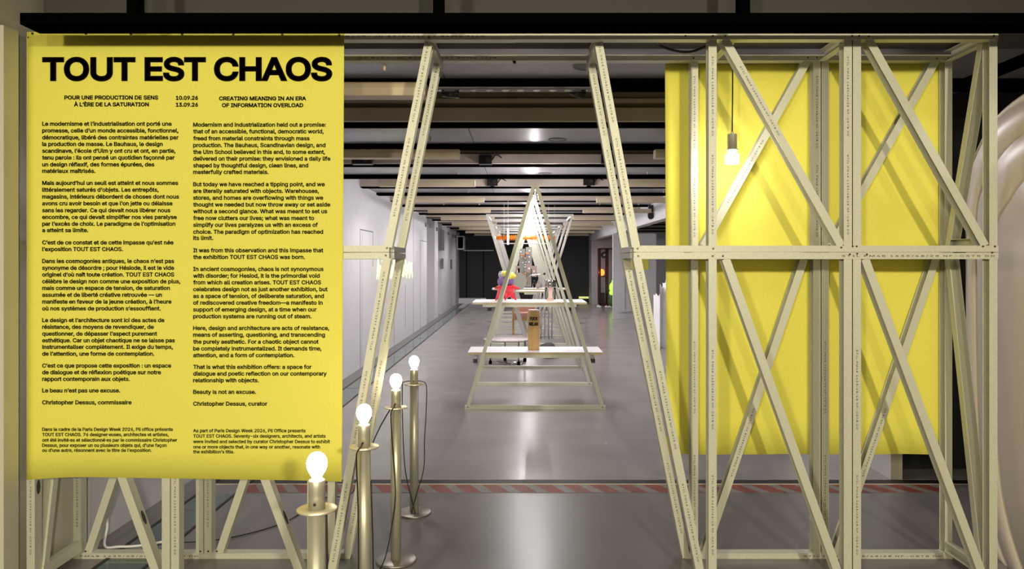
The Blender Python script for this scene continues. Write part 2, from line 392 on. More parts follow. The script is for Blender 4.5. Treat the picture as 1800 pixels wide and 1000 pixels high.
def text_geo(txt, x0, x1, cap, bold=0.05, res=2, track=0.0):
    """points (x from x0 to x1, y up from the baseline) and faces of a line of type, stroked to the given weight"""
    global CAP
    if CAP is None: CAP = max(p[1] for l in outline('H', 2) for p in l)
    pen = 0; items = []; lo, hi = 1e9, -1e9
    for ch in txt:
        adv, lp, tv_, tf_ = glyph(ch, res)
        if lp: a, b = ext(lp); lo = min(lo, pen + a); hi = max(hi, pen + b)
        items.append((pen, lp, tv_, tf_)); pen += adv + track
    wd = bold * cap; sx = (x1 - x0 - 2 * wd) / (hi - lo); sy = (cap - 2 * wd) / CAP; V = []; Fc = []
    for pen, lp, tv_, tf_ in items:
        T = lambda p: (x0 + wd + (p[0] + pen - lo) * sx, wd + p[1] * sy)
        o_ = len(V); V += [T(p) for p in tv_]; Fc += [tuple(o_ + a for a in f) for f in tf_]
        if wd > 0:
            for l in lp:
                q = [T(p) for p in l]; n_ = len(q); o_ = len(V)
                for a in range(n_):
                    (ax, ay), (bx_, by), (cx, cy) = q[a - 1], q[a], q[(a + 1) % n_]
                    d1 = math.hypot(bx_ - ax, by - ay) or 1e-9; d2 = math.hypot(cx - bx_, cy - by) or 1e-9
                    n1 = (-(by - ay) / d1, (bx_ - ax) / d1); n2 = (-(cy - by) / d2, (cx - bx_) / d2)
                    mx, my = n1[0] + n2[0], n1[1] + n2[1]; k_ = mx * mx + my * my
                    if k_ < .25: mx, my, k_ = n1[0], n1[1], 2.0; 
                    f_ = 2 * wd / k_ if k_ >= .25 else wd
                    V += [(bx_ + mx * f_, by + my * f_), (bx_ - mx * f_, by - my * f_)]
                for a in range(n_): b = (a + 1) % n_; Fc.append((o_ + 2 * a, o_ + 2 * b, o_ + 2 * b + 1, o_ + 2 * a + 1))
    return V, Fc
tv, tf = text_geo('STIL\u2009PM48\u20091635/48/28\u2009NF-CSTB\u2009DD', -.33, .33, .0076, .04, 1, .12)
mk = bpy.data.meshes.new('printed_text')
mk.from_pydata([(a, b - .0038, 0) for a, b in tv], [], tf); mk.materials.append(M['ink'])
def marking(stud, p0, p1, n, at=0.5, flip=False, sc=1.0):
    p0, p1 = Vector(p0), Vector(p1); L = (p1 - p0).length
    d = (p1 - p0).normalized() * (-1 if flip else 1); nn = Vector(n); nn = (nn - d * nn.dot(d)).normalized(); u = nn.cross(d)
    o = bpy.data.objects.new('printed_text', mk); C.objects.link(o); o.parent = stud
    o['label'] = 'small black printed line of letters on the stud'
    pos = p0.lerp(p1, at) + nn * .0006 - WLOC[stud.name]
    m = Matrix.Identity(4); m.col[0][:3] = d * sc; m.col[1][:3] = u; m.col[2][:3] = nn; m.col[3][:3] = pos
    o.matrix_local = m
def stud(nm, p0, p1, prof=STUD, n=(0, -1, 0), marks=(), parent=frame, m='steel', flip=False, hole=None):
    b = MB().sweep(p0, p1, n, prof)
    if hole:                                                         # oval service hole on the flank
        at, side = hole
        P0_, P1_ = Vector(p0), Vector(p1); d = (P1_ - P0_).normalized(); nn = Vector(n); nn = (nn - d * nn.dot(d)).normalized(); u = d.cross(nn)
        c = P0_.lerp(P1_, at) + u * (.0185 * side) - nn * .024
        b.add([c + d * (.032 * math.cos(t)) + nn * (.013 * math.sin(t)) for t in [i * math.pi / 8 for i in range(16)]], [tuple(range(16))], 1)
    o = b.build(nm, [M[m], M['groove']], parent)
    for at in marks: marking(o, p0, p1, n, at, flip, 1.0 if nm == 'rail' else 0.52)
    return o
def screw(p):
    MB().cyl(p, (0, -1, 0), .0045, .0035, 8, r2=.003).build('screw', M['screw'], frame)
SH = 0.905
def bx(px): return CX + (px - CX) * SH                               # same place on the back face
def rail(px0, px1, py, Y, marks=(), flip=False, pr=RAILBOX, nm='rail', dy=0):
    return stud(nm, Wp(px0, py, Y + dy), Wp(px1, py, Y + dy), pr, marks=marks, flip=flip)
# front rails: top in two lengths, pair at mid height either side of the gateway, bottom under each panel
rail(47, 906, 64, YF, (.18, .78), True); rail(906, 1755, 63.5, YF, (), dy=-.002)
rail(50, 906, 63.5, YB + .05, ()) if False else None
stud('rail', (Xp(47, YF), YB, Zp(64, YF)), (Xp(906, YF), YB, Zp(64, YF)), RAILBOX, marks=(.18, .80), flip=True)
stud('rail', (Xp(900, YF), YB - .002, Zp(64, YF)), (Xp(1755, YF), YB - .002, Zp(64, YF)), RAILBOX)
for dz in (-1, 1):
    zc = Zp(443.5, YF) + dz * .0155
    for Y in (YF, YB):
        for a, b in ((47, 684), (1114, 1755)):
            stud('rail', (Xp(a, YF), Y, zc), (Xp(b, YF), Y, zc), RAILBOX, marks=((.78,) if (dz < 0 and a > 1000 and Y == YF) else ()), flip=False)
zb = .0135
for Y in (YF, YB):
    for a, b, mk_ in ((47, 583, (.2,)), (1234, 1755, (.7,))):
        stud('rail', (Xp(a, YF), Y, zb), (Xp(b, YF), Y, zb), RAILBOX, marks=mk_)
zt, zm1, zm0 = Zp(66, YF), Zp(434, YF), Zp(453, YF)
SHIFT = -1200
for sh in (0, SHIFT):
    for Y, dy in ((YF, .003), (YB, .003)):
        for px, dbl in ((1253, 0), (1499, 1), (1747, 0)):
            for off in ((-8, 8) if dbl else (0,)):
                X = Xp(px + sh + off, YF)
                for z0, z1, f in ((zm1, zt, (.25, .72)), (.01, zm0, (.22, .60))):
                    mks = f if (px == 1253 or off == (-8 if z0 > 1 else 8)) else ()
                    stud('post', (X, Y + dy, z0), (X, Y + dy, z1), STUD, marks=mks, flip=True, hole=((.3, 1) if px != 1499 and z0 < 1 else None))
    # crossed braces (front lean one way, back the other)
    for (x0, x1, mm) in ((1274, 1479, (.3,)), (1527, 1732, ())):
        stud('brace', Wp(x0 + sh, 68, YF + .006), Wp(x1 + sh, 432, YF + .006), STUD_M, marks=mm)
    for (x0, x1) in ((1276, 1482), (1521, 1735)):
        stud('brace', Wp(x0 + sh, 455, YF + .006), Wp(x1 + sh, 1030, YF + .006), STUD_M, marks=(.12,) if sh else (), hole=(.80, -1))
    s2 = sh * SH
    for (x0, x1, mm) in ((1420, 1237, (.6,)), (1646, 1462, ())):
        stud('brace', Wp(x0 + s2, 106, YB + .006), Wp(x1 + s2, 432, YB + .006), STUD_M, marks=mm, flip=True, hole=(.32, 1))
    for (x0, x1) in ((1414, 1239), (1646, 1470)):
        stud('brace', Wp(x0 + s2, 455, YB + .006), Wp(x1 + s2, 975, YB + .006), STUD_M, marks=(.62,), flip=True, hole=(.86, 1))
# gateway legs, front and back pairs, leaning outwards
for Y in (YF, YB):
    for xt, xm, xb in ((1052, 1118, 1237), (753.5, 682, 577)):
        stud('gateway_leg', (Xp(xt, YF), Y - .001, Zp(74, YF)), (Xp(xm, YF), Y - .001, Zp(434, YF)), STUD, marks=(.20, .66), flip=xt < 900)
        stud('gateway_leg', (Xp(xm + (2 if xt > 900 else -2), YF), Y - .001, Zp(453, YF)), (Xp(xb, YF), Y - .001, 0.005), STUD, marks=(.16, .46, .80), flip=xt < 900)
# ties running front to back
def tie(X, z, y0=YF + .048, y1=YB, pr=STUD_M, n=(0, 0, -1)): return stud('tie', (X, y0, z), (X, y1, z), pr, n)
for px in (57, 299, 750, 1054, 1499, 1745): tie(Xp(px, YF), Zp(71, YF))
tie(Xp(1290, YF), Zp(70, YF))
for px in (57, 1745): tie(Xp(px, YF), .036); tie(Xp(px, YF), Zp(437, YF))
for px, dx in ((682, 0), (1118, 0)):
    for dz in (-1, 1):
        o = MB().box(Xp(px - 7, YF), Xp(px + 7, YF), YF + .05, YB + .045, Zp(443.5, YF) + dz * .0135 - .012, Zp(443.5, YF) + dz * .0135 + .012).build('tie', M['steel_in'], frame)
# folded gusset plates under the gateway's top corners
for sx, px in ((-1, 764), (1, 1042)):
    X = Xp(px, YF)
    MB().add([(X, YF + .05, Zp(72, YF)), (X, YB, Zp(72, YF)), (X, YB, Zp(72, YF) - .06), (X + sx * .004, YF + .05, Zp(72, YF) - .035),
              (X + .002, YF + .05, Zp(72, YF)), (X + .002, YB, Zp(72, YF)), (X + .002, YB, Zp(72, YF) - .06), (X + sx * .004 + .002, YF + .05, Zp(72, YF) - .035)],
             [(0, 1, 2, 3), (7, 6, 5, 4), (0, 4, 5, 1), (1, 5, 6, 2), (2, 6, 7, 3), (3, 7, 4, 0)]).build('gusset', M['steel_in'], frame)
# side braces
for px in (1738, 64):
    X = Xp(px, YF)
    stud('side_brace', (X, YF + .06, zt - .01), (X, YB - .02, zm1), STUD, (-1 if px > 900 else 1, 0, 0), hole=(.35, 1))
    stud('side_brace', (X, YB - .02, zm0), (X, YF + .06, .03), STUD, (-1 if px > 900 else 1, 0, 0), hole=(.12, 1))
for px, py in ((1253, 63), (1275, 63), (1498, 63), (1510, 63), (1527, 64), (1747, 63), (754, 66), (1121, 437), (1254, 437), (1479, 435), (1499, 433), (1506, 433), (1728, 433), (1749, 433),
               (1122, 450), (1253, 450), (1271, 450), (1494, 447), (1507, 446), (1524, 447), (1744, 444), (680, 436), (678, 449), (1205, 63), (50, 66)):
    screw(Wp(px, py, YF - .002))
for px, py in ((1219, 102), (1420, 101), (1436, 101), (1452, 101), (1647, 103), (1667, 103), (138, 969), (150, 969), (352, 969), (366, 969), (381, 969)):
    screw(Wp(px, py, YB - .002))

# ------------------------------------------------------------------ yellow printed poster on the left panel
YP = YF - .004
pxs = [47, 60, 80, 100, 130, 160, 250, 350, 450, 530, 575, 597, 602, 605]
bot = [843, 842.4, 841, 839.6, 838.6, 838.6, 840, 841.6, 843.2, 844.4, 845.4, 846.3, 846.5, 846]
rows = 14; vs = []
for layer in (0, .0012):
    for i, (x, b) in enumerate(zip(pxs, bot)):
        for r in range(rows + 1):
            t = r / rows; y = 56 + (2 if x > 400 else 0) * 0 + (b - 56) * t
            y += .004 * (x - 47) * (1 - t)
            xx = x - (4 * t if x > 590 else 0)
            curl = -.03 * max(0, t - .93) * (1.0 if x < 120 else .3) + .002 * math.sin(x / 45) * t * 0
            vs.append(Wp(xx, y, YP) + Vector((0, layer + curl, 0)))
nc, nr = len(pxs), rows + 1; half = nc * nr; fs = []
for L in (0, 1):
    for i in range(nc - 1):
        for r in range(rows):
            a = L * half + i * nr + r; q = (a, a + nr, a + nr + 1, a + 1); fs.append(q if L else q[::-1])
for i in range(nc - 1):
    a = i * nr; b = (i + 1) * nr; fs.append((a, b, b + half, a + half)); fs.append((a + rows, a + rows + half, b + rows + half, b + rows))
for r in range(rows):
    for i in (0, nc - 1): a = i * nr + r; fs.append((a, a + 1, a + 1 + half, a + half))
poster = MB().add(vs, fs, 0, True).build('exhibition_poster', M['yellow'])
tag(poster, 'big yellow poster with black title and text, hung on the left of the steel frame', 'poster')
for px, py in ((57, 59), (151, 59), (230, 59.5), (320, 60), (410, 60.5), (496, 60.5), (596, 61.5)):
    MB().cyl(Wp(px, py, YP - .0005), (0, -1, 0), .0058, .003, 12, r2=.004).build('fixing', M['screw'], poster)
def text_block(nm, lines, off, res=2, sp=0.0):
    b = MB()
    for txt, x0, x1, base, cap in lines:
        v, f = text_geo(txt, x0, x1, cap, off, res, sp)
        b.add([Wp(px, base - py, YP - .0022) for px, py in v], f)
    return b.build(nm, M['black_ink'], poster, raw=True)
text_block('title_text', [('TOUT EST CHAOS', 74, 584, 142.5, 42.2)], .060, 8, -.02)
text_block('heading_text', [('POUR UNE PRODUCTION DE SENS', 113, 278, 175, 7.2), ('À L’ÈRE DE LA SATURATION', 130, 261.5, 187, 7.2),
    ('10.09.26', 309, 348, 175.6, 7.2), ('13.09.26', 309, 348, 187.6, 7.2), ('CREATING MEANING IN AN ERA', 385, 538, 176.6, 7.2), ('OF INFORMATION OVERLOAD', 390, 533, 188.5, 7.2)], .06, 3)
def col(z, ox, oy, s, x0, cap): return [(t, x0, ox + r / s, oy + b / s, cap) for t, r, b in z]
FR1 = col([('Le modernisme et l’industrialisation ont porté une', 1098, 96), ('promesse, celle d’un monde accessible, fonctionnel,', 1152, 150), ('démocratique, libéré des contraintes matérielles par', 1153, 205),
    ('la production de masse. Le Bauhaus, le design', 1027, 258), ('scandinave, l’école d’Ulm y ont cru et ont, en partie,', 1128, 312), ('tenu parole : ils ont pensé un quotidien façonné par', 1121, 366), ('un design réflexif, des formes épurées, des', 959, 421), ('matériaux maîtrisés.', 489, 473),
    ('Mais aujourd’hui un seuil est atteint et nous sommes', 1150, 569), ('littéralement saturés d’objets. Les entrepôts,', 994, 623), ('magasins, intérieurs débordent de choses dont nous', 1157, 678), ('avons cru avoir besoin et que l’on jette ou délaisse', 1105, 732),
    ('sans les regarder. Ce qui devait nous libérer nous', 1087, 787), ('encombre, ce qui devait simplifier nos vies paralyse', 1139, 841), ('par l’excès de choix. Le paradigme de l’optimisation', 1128, 895), ('a atteint sa limite.', 432, 946)], 60, 200, 4.545, 74, 7.4)
FR2 = col([('C’est de ce constat et de cette impasse qu’est née', 1064, 86), ('l’exposition TOUT EST CHAOS.', 678, 137), ('Dans les cosmogonies antiques, le chaos n’est pas', 1069, 228), ('synonyme de désordre ; pour Hésiode, il est le vide', 1069, 280), ('originel d’où naît toute création. TOUT EST CHAOS', 1070, 331),
    ('célèbre le design non comme une exposition de plus,', 1117, 383), ('mais comme un espace de tension, de saturation', 1037, 434), ('assumée et de liberté créative retrouvée — un', 976, 486), ('manifeste en faveur de la jeune création, à l’heure', 1049, 538), ('où nos systèmes de production s’essoufflent.', 967, 590),
    ('Le design et l’architecture sont ici des actes de', 995, 680), ('résistance, des moyens de revendiquer, de', 914, 731), ('questionner, de dépasser l’aspect purement', 939, 783), ('esthétique. Car un objet chaotique ne se laisse pas', 1075, 834), ('instrumentaliser complètement. Il exige du temps,', 1060, 884), ('de l’attention, une forme de contemplation.', 918, 936)], 60, 410, 4.348, 74, 7.4)
FR3 = col([('C’est ce que propose cette exposition : un espace', 1047, 114), ('de dialogue et de réflexion poétique sur notre', 969, 165), ('rapport contemporain aux objets.', 731, 216), ('Le beau n’est pas une excuse.', 657, 304), ('Christopher Dessus, commissaire', 744, 395)], 60, 620, 4.348, 74, 7.4)
FR4 = col([('Dans le cadre de la Paris Design Week 2026, Pli office présente', 1060, 598), ('TOUT EST CHAOS. 76 designer·euses, architectes et artistes,', 1028, 638), ('ont été invité·es et sélectionné·es par le commissaire Christopher', 1093, 680), ('Dessus, pour exposer un ou plusieurs objets qui, d’une façon', 1012, 720), ('ou d’une autre, résonnent avec le titre de l’exposition.', 898, 758)], 60, 620, 4.348, 74, 6.1)
EN1 = col([('Modernism and industrialization held out a promise:', 1077, 99), ('that of an accessible, functional, democratic world,', 1060, 150), ('freed from material constraints through mass', 952, 203), ('production. The Bauhaus, Scandinavian design, and', 1074, 255), ('the Ulm School believed in this and, to some extent,', 1070, 307),
    ('delivered on their promise: they envisioned a daily life', 1111, 358), ('shaped by thoughtful design, clean lines, and', 942, 410), ('masterfully crafted materials.', 639, 460), ('But today we have reached a tipping point, and we', 1068, 554), ('are literally saturated with objects. Warehouses,', 1024, 605), ('stores, and homes are overflowing with things we', 1056, 657),
    ('thought we needed but now throw away or set aside', 1110, 709), ('without a second glance. What was meant to set us', 1087, 760), ('free now clutters our lives; what was meant to', 987, 812), ('simplify our lives paralyzes us with an excess of', 1015, 864), ('choice. The paradigm of optimization has reached', 1056, 917), ('its limit.', 216, 964)], 325, 200, 4.346, 339.5, 7.4)
EN2 = col([('It was from this observation and this impasse that', 1057, 146), ('the exhibition TOUT EST CHAOS was born.', 917, 197), ('In ancient cosmogonies, chaos is not synonymous', 1058, 289), ('with disorder; for Hesiod, it is the primordial void', 1030, 340), ('from which all creation arises. TOUT EST CHAOS', 1040, 391), ('celebrates design not as just another exhibition, but', 1090, 443),
    ('as a space of tension, of deliberate saturation, and', 1062, 495), ('of rediscovered creative freedom—a manifesto in', 1052, 546), ('support of emerging design, at a time when our', 1006, 598), ('production systems are running out of steam.', 967, 650), ('Here, design and architecture are acts of resistance,', 1103, 740), ('means of asserting, questioning, and transcending', 1070, 791),
    ('the purely aesthetic. For a chaotic object cannot', 1021, 844), ('be completely instrumentalized. It demands time,', 1043, 896), ('attention, and a form of contemplation.', 836, 947)], 325, 410, 4.346, 339.5, 7.4)
EN3 = col([('That is what this exhibition offers: a space for', 967, 124), ('dialogue and poetic reflection on our contemporary', 1083, 175), ('relationship with objects.', 565, 226), ('Beauty is not an excuse.', 544, 315), ('Christopher Dessus, curator', 629, 405)], 325, 620, 4.346, 339.5, 7.4)
EN4 = col([('As part of Paris Design Week 2026, Pli Office presents', 922, 608), ('TOUT EST CHAOS. Seventy-six designers, architects, and artists', 1075, 649), ('were invited and selected by curator Christopher Dessus to exhibit', 1108, 691), ('one or more objects that, in one way or another, resonate with', 1032, 732), ('the exhibition’s title.', 377, 769)], 325, 620, 4.346, 339.5, 6.1)
text_block('body_text', FR1 + FR2 + FR3, .046); text_block('body_text', EN1 + EN2 + EN3, .046)
text_block('small_text', FR4, .038); text_block('small_text', EN4, .038)

# plain yellow panel hung behind the right of the frame
YY = YB + .062
vs = []; NX, NZ = 40, 12
for L in (0, .0012):
    for i in range(NX + 1):
        for j in range(NZ + 1):
            u, t = i / NX, j / NZ
            p = Wp(1169 + (1655 - 1169) * u + (3 * t * (1 - u) ** 3), 108.5 + (798.5 - 108.5) * t, YY)
            vs.append(p + Vector((0, L + .004 * math.sin(u * 15 + 1.2 * t) * t + .003 * math.sin(u * 31), 0)))
nr = NZ + 1; half = (NX + 1) * nr; fs = []
for L in (0, 1):
    for i in range(NX):
        for j in range(NZ): a = L * half + i * nr + j; q = (a, a + nr, a + nr + 1, a + 1); fs.append(q)
for i in range(NX):
    a = i * nr; fs += [(a, a + nr, a + nr + half, a + half), (a + NZ, a + NZ + half, a + nr + NZ + half, a + nr + NZ)]
for j in range(NZ):
    for i in (0, NX): a = i * nr + j; fs.append((a, a + 1, a + 1 + half, a + half))
tag(MB().add(vs, fs, 0, True).build('yellow_sheet', M['yellow']), 'plain yellow fabric sheet without writing, hung behind the right side of the steel frame', 'sheet')

# ------------------------------------------------------------------ floor lamps with bare bulbs
BULB = [(0, .885), (.010, .8835), (.019, .878), (.0255, .868), (.0285, .855), (.027, .842), (.0215, .830), (.0155, .820), (.0125, .812), (.012, .80)]
def floor_lamp(x, y, label, cords):
    t = thing('floor_lamp', label, 'lamp', (x, y, 0), 'row of bare bulb floor lamps')
    MB().lathe(x, y, [(.094, 0.0), (.095, .004), (.095, .008), (.092, .0105), (.0, .0105)], 48).build('base', M['lamp_base'], t)
    MB().lathe(x, y, [(.0242, .0105), (.0242, .724)], 32).build('pole', M['brass'], t)
    MB().lathe(x, y, [(.0225, .724), (.0545, .724), (.055, .7245), (.055, .7275), (.0545, .728), (.0225, .728)], 48).build('collar_disc', M['disc'], t)
    s = MB().lathe(x, y, [(.0225, .728), (.0225, .806), (.0215, .808), (.018, .808), (.018, .800), (0, .800)], 32).build('socket', M['brass'], t)
    MB().cyl((x, y - .0222, .745), (0, -1, 0), .004, .002, 10).build('cord_hole', M['cord'], s)
    MB().lathe(x, y, BULB, 24).build('bulb', M['bulb'], t)
    for c in cords: MB().tube(smooth_path(c, 6), .0028, 6).build('power_cord', M['cord'], t)
    return t
def lampcord(y, pts, dy):                                          # cord hanging beside its pole
    return [Wp(a, b, y + d) if b < 2000 else None for (a, b), d in zip(pts, dy)]
L4 = (Xp(728, 4.16), 4.16); L3 = (Xp(696, 3.495), 3.495); L2 = (Xp(640, 2.75), 2.75); L1 = (Xp(557, 2.057), 2.057)
def rel(L, pts): return [(L[0] + a, L[1] + b, c) for a, b, c in pts]
floor_lamp(*L4, 'champagne metal floor lamp with bare bulb, farthest of the row of four', [
    rel(L4, [(-.022, -.012, .745), (-.05, -.03, .742), (-.062, -.03, .71), (-.058, -.03, .45), (-.045, -.03, .25), (-.012, -.035, .10), (.010, -.04, .02), (.012, -.045, .014)]),
    rel(L4, [(.022, -.012, .745), (.045, -.02, .745), (.072, -.02, .715), (.070, -.03, .55), (.062, -.03, .42), (.058, -.03, .26), (.022, -.035, .13), (-.005, -.04, .03), (-.008, -.05, .014)])])
floor_lamp(*L3, 'champagne metal floor lamp with bare bulb, second farthest of the row, beside the frame leg', [
    rel(L3, [(-.002, -.026, .745), (-.003, -.032, .735), (-.008, -.058, .726), (-.014, -.055, .69), (-.008, -.034, .52), (.003, -.034, .33), (-.01, -.036, .20), (-.035, -.05, .06), (-.055, -.10, .006), (-.08, -.14, .004)])])
floor_lamp(*L2, 'champagne metal floor lamp with bare bulb, second nearest, right of the poster corner', [
    rel(L2, [(-.002, -.026, .745), (-.004, -.034, .735), (-.010, -.058, .726), (-.016, -.056, .69), (-.014, -.036, .50), (-.013, -.036, .25), (-.014, -.04, .10), (-.03, -.11, .006), (-.06, -.16, .004)]),
    rel(L2, [(.026, .0, .60), (.03, -.01, .52), (.034, -.01, .40), (.040, -.01, .20), (.07, -.02, .06), (.12, .02, .005), (.18, .10, .004)])])
floor_lamp(*L1, 'champagne metal floor lamp with bare bulb, nearest, in front of the poster corner', [
    rel(L1, [(.026, .004, .71), (.028, .0, .60), (.032, -.01, .40), (.034, -.01, .2), (.05, -.02, .04), (.1, .03, .004)])])
cp = [(L3[0] - .03, L3[1] + .02, .715), (L3[0] - .12, L3[1] + .12, .56), (L3[0] - .27, L3[1] + .42, .25), (-1.02, 4.34, .04), (-1.18, 4.40, .005), (-1.28, 4.0, .005), (-1.50, 3.77, .005), (-1.72, 3.70, .009), (-1.88, 3.72, .009)]
tag(MB().tube(smooth_path(cp, 8), .003, 6).build('power_cord', M['cord']), 'thin black power cord running from the lamps across the floor behind the frame', 'cord')

tag(MB().tube(smooth_path([(-2.10, 3.72, .22), (-2.07, 3.70, .10), (-2.06, 3.66, .008), (-1.98, 3.64, .012), (-1.9, 3.66, .008), (-1.80, 3.70, .012), (-1.74, 3.78, .008)], 6), .006, 6).build('white_cable', M['paper']), 'white cable curling from the left wall onto the floor under the poster', 'cable')
# ------------------------------------------------------------------ pendant lamp inside the right panel
yp = 3.375; xp = Xp(1287, yp)
t = thing('pendant_lamp', 'small pendant lamp with glowing bulb hanging inside the right of the frame', 'lamp', (xp, yp, Zp(288, yp)))
MB().tube(smooth_path([(xp + .001, yp, Zp(72, yp) + .01), (xp + .002, yp, Zp(150, yp)), (xp, yp, Zp(232, yp))], 6), .0032, 8).build('cord', M['cord'], t)
MB().lathe(xp, yp, [(.004, Zp(231, yp)), (.006, Zp(233, yp)), (.006, Zp(236, yp))], 16).build('cord_grip', M['disc'], t)
MB().lathe(xp, yp, [(.0, Zp(236, yp)), (.0205, Zp(236, yp)), (.0215, Zp(237, yp)), (.0215, Zp(262.5, yp)), (.028, Zp(262.5, yp)), (.028, Zp(264, yp)), (.0, Zp(264, yp))], 32).build('socket', M['brass'], t)
MB().lathe(xp, yp, [(.019, Zp(264, yp)), (.023, Zp(268, yp)), (.0275, Zp(272.3, yp))], 24).build('bulb_neck', M['cfl_top'], t)
pf = []
for i in range(5):
    z0 = Zp(272.3 + i * 3.2, yp); z1 = Zp(272.3 + i * 3.2 + 2.4, yp); pf += [(.0295, z0), (.031, (z0 + z1) / 2), (.0295, z1), (.0275, z1 - .001)]
MB().lathe(xp, yp, [(.026, Zp(272.3, yp))] + pf + [(.02, Zp(288.2, yp)), (0, Zp(288.5, yp))], 28).build('bulb', M['cfl'], t)
# droopy black cable over the gateway
tag(MB().tube(smooth_path([Wp(1140, 64, 3.35), Wp(1160, 80, 3.36), Wp(1190, 90, 3.37), Wp(1215, 91, 3.37), Wp(1240, 82, 3.36), Wp(1272, 66, 3.36)], 6), .006, 8).build('cable', M['cord']), 'black cable drooping between the top rails above the right gateway leg', 'cable')

# ------------------------------------------------------------------ rounded cream shell at the right
out = [Wp(1800, 134.6, 1), Wp(1757, 162, 1), Wp(1724, 191, 1), Wp(1700, 225, 1), Wp(1686, 252, 1), Wp(1675, 285, 1), Wp(1670, 330, 1)]
X0 = 2.24
prof = []                                                            # (Y, z) outline of the shell's end, back to front
for px, py in ((1800, 134.6), (1757, 162), (1724, 191), (1703, 220), (1688, 252), (1676, 290), (1671, 340), (1671, 450), (1672, 600), (1675, 720), (1682, 820), (1695, 890), (1713, 950), (1722, 975)):
    Y = X0 * F / (px - CX); prof.append((Y, H - (py - CY) * Y / F))
prof = [(0.2, 2.55), (1.4, 2.5), (2.2, 2.42), (2.8, 2.33)] + prof
prof[-1] = (prof[-1][0], 0.0)
prof = [(p.x, max(0.0, p.y)) for p in smooth_path([(a, b, 0) for a, b in prof], 5)]; base_y = prof[-1][0]; prof += [(0.2, 0.0)]
nO = len(prof); cy, cz = 1.6, 1.05
def ring(ins, X):
    r = []
    for (y, z) in prof:
        ay, az = (y - cy), (z - cz); k = ins
        y2 = y - k * max(0, min(1, ay / 1.6)) if y > .3 else y; z2 = z - k * max(0, min(1, az / 1.0)) if z > .01 else 0.0
        r.append(Vector((X, y2, z2)))
    return r
steps = [(0.30, 3.6), (0.06, 3.3), (0.0, 2.9), (0.0, 2.46), (.01, 2.36), (.03, 2.31), (.052, 2.287), (.058, 2.296), (.065, 2.296), (.071, 2.282), (.12, 2.262), (.19, 2.252), (.195, 2.261), (.203, 2.261), (.208, 2.25), (.34, 2.243), (.345, 2.251), (.353, 2.251), (.358, 2.242), (.6, 2.235), (1.0, 2.23)]
vs = []; fs = []
for ins, X in steps: vs += ring(ins, X)
for i in range(len(steps) - 1):
    fs += [(i * nO + j, i * nO + (j + 1) % nO, (i + 1) * nO + (j + 1) % nO, (i + 1) * nO + j) for j in range(nO)]
fs.append(tuple((len(steps) - 1) * nO + j for j in range(nO)))
shell = MB().add(vs, fs, 0, True).build('rounded_shell', M['pod'])
tag(shell, 'large cream moulded shell with rounded end and ribs, standing at the far right', 'shell')

# ------------------------------------------------------------------ ceiling fittings
def trough(px0, px1, k, label, y0=None):
    Y = P0 + PER * k - .32; a, b = Xp(px0, Y), Xp(px1, Y); z0, z1 = 2.332, 2.402
    t = thing('trough_light', label, 'ceiling light', ((a + b) / 2, Y, z0), 'cream trough lights under the ceiling')
    MB().sweep((a, Y, z0), (b, Y, z0), (0, -1, 0), [(0, 0.0), (.03, -.012), (.07, -.012), (.07, .10), (.03, .10), (0, .088)]).build('housing', M['trough'], t)
    for f in (.25, .82): MB().cyl((a + (b - a) * f, Y + .05, z1), (0, 0, 1), .008, .03, 8).build('hanger', M['trough'], t)
LT = [(330, 748), (520, 807), (665, 835), (690, 851), (752, 862), (775, 869), (794, 873), (807, 880), (818, 888), (834, 890)]
RT = [None, (1152, 1330), (1098, 1266), (1049, 1194), (1025, 1145), (1008, 1090), (990, 1078), (985, 1060), (980, 1045), (975, 1035)]
for k, (a, b) in enumerate(LT): trough(a, b, k, 'cream trough light under the left half of the ceiling, %s from the front' % ORD[k])
for k, ab in enumerate(RT):
    if ab: trough(ab[0], ab[1], k, 'cream trough light under the right half of the ceiling, %s from the front' % ORD[k - 1])
# strip of recessed lenses
Y = 4.19; z = Zp(157, Y)
t = thing('light_rail', 'dark ceiling light rail with a row of oval lenses above the gateway', 'ceiling light', (Xp(900, Y), Y, z))
MB().box(Xp(762, Y), Xp(1040, Y), Y - .03, Y + .05, z - .004, z + .012).build('rail', M['vent'], t)
for px in (774, 805, 832, 860, 888, 915, 943, 971, 999, 1028):
    X = Xp(px, Y); MB().add([(X + .022 * math.cos(a), Y + .010 + .022 * math.sin(a), z - .005) for a in [i * math.pi / 8 for i in range(16)]], [tuple(range(16))]).build('lens', M['chrome'], t)
def track_spot(px, py, Y, s, label, lean=0):
    X = Xp(px, Y); zt_ = 2.405; zc = Zp(py, Y)
    t = thing('track_spotlight', label, 'spotlight', (X, Y, zc), 'black spotlights on the ceiling tracks')
    MB().box(X - .02 * s, X + .02 * s, Y - .02, Y + .02, zc + .02 * s, zt_).build('stem', M['black_gloss'], t)
    MB().cyl((X - .05 * s, Y, zc + .008 * s - lean * .01), (1, 0, lean * .3), .024 * s, .10 * s, 16, r2=.03 * s).build('head', M['black_gloss'], t)
    return t
track_spot(792, 166, 4.26, 1, 'small black spotlight on the light rail, left of the gateway middle', 0)
track_spot(1016, 165, 4.26, .9, 'small black spotlight on the light rail, right of the gateway middle', -1)
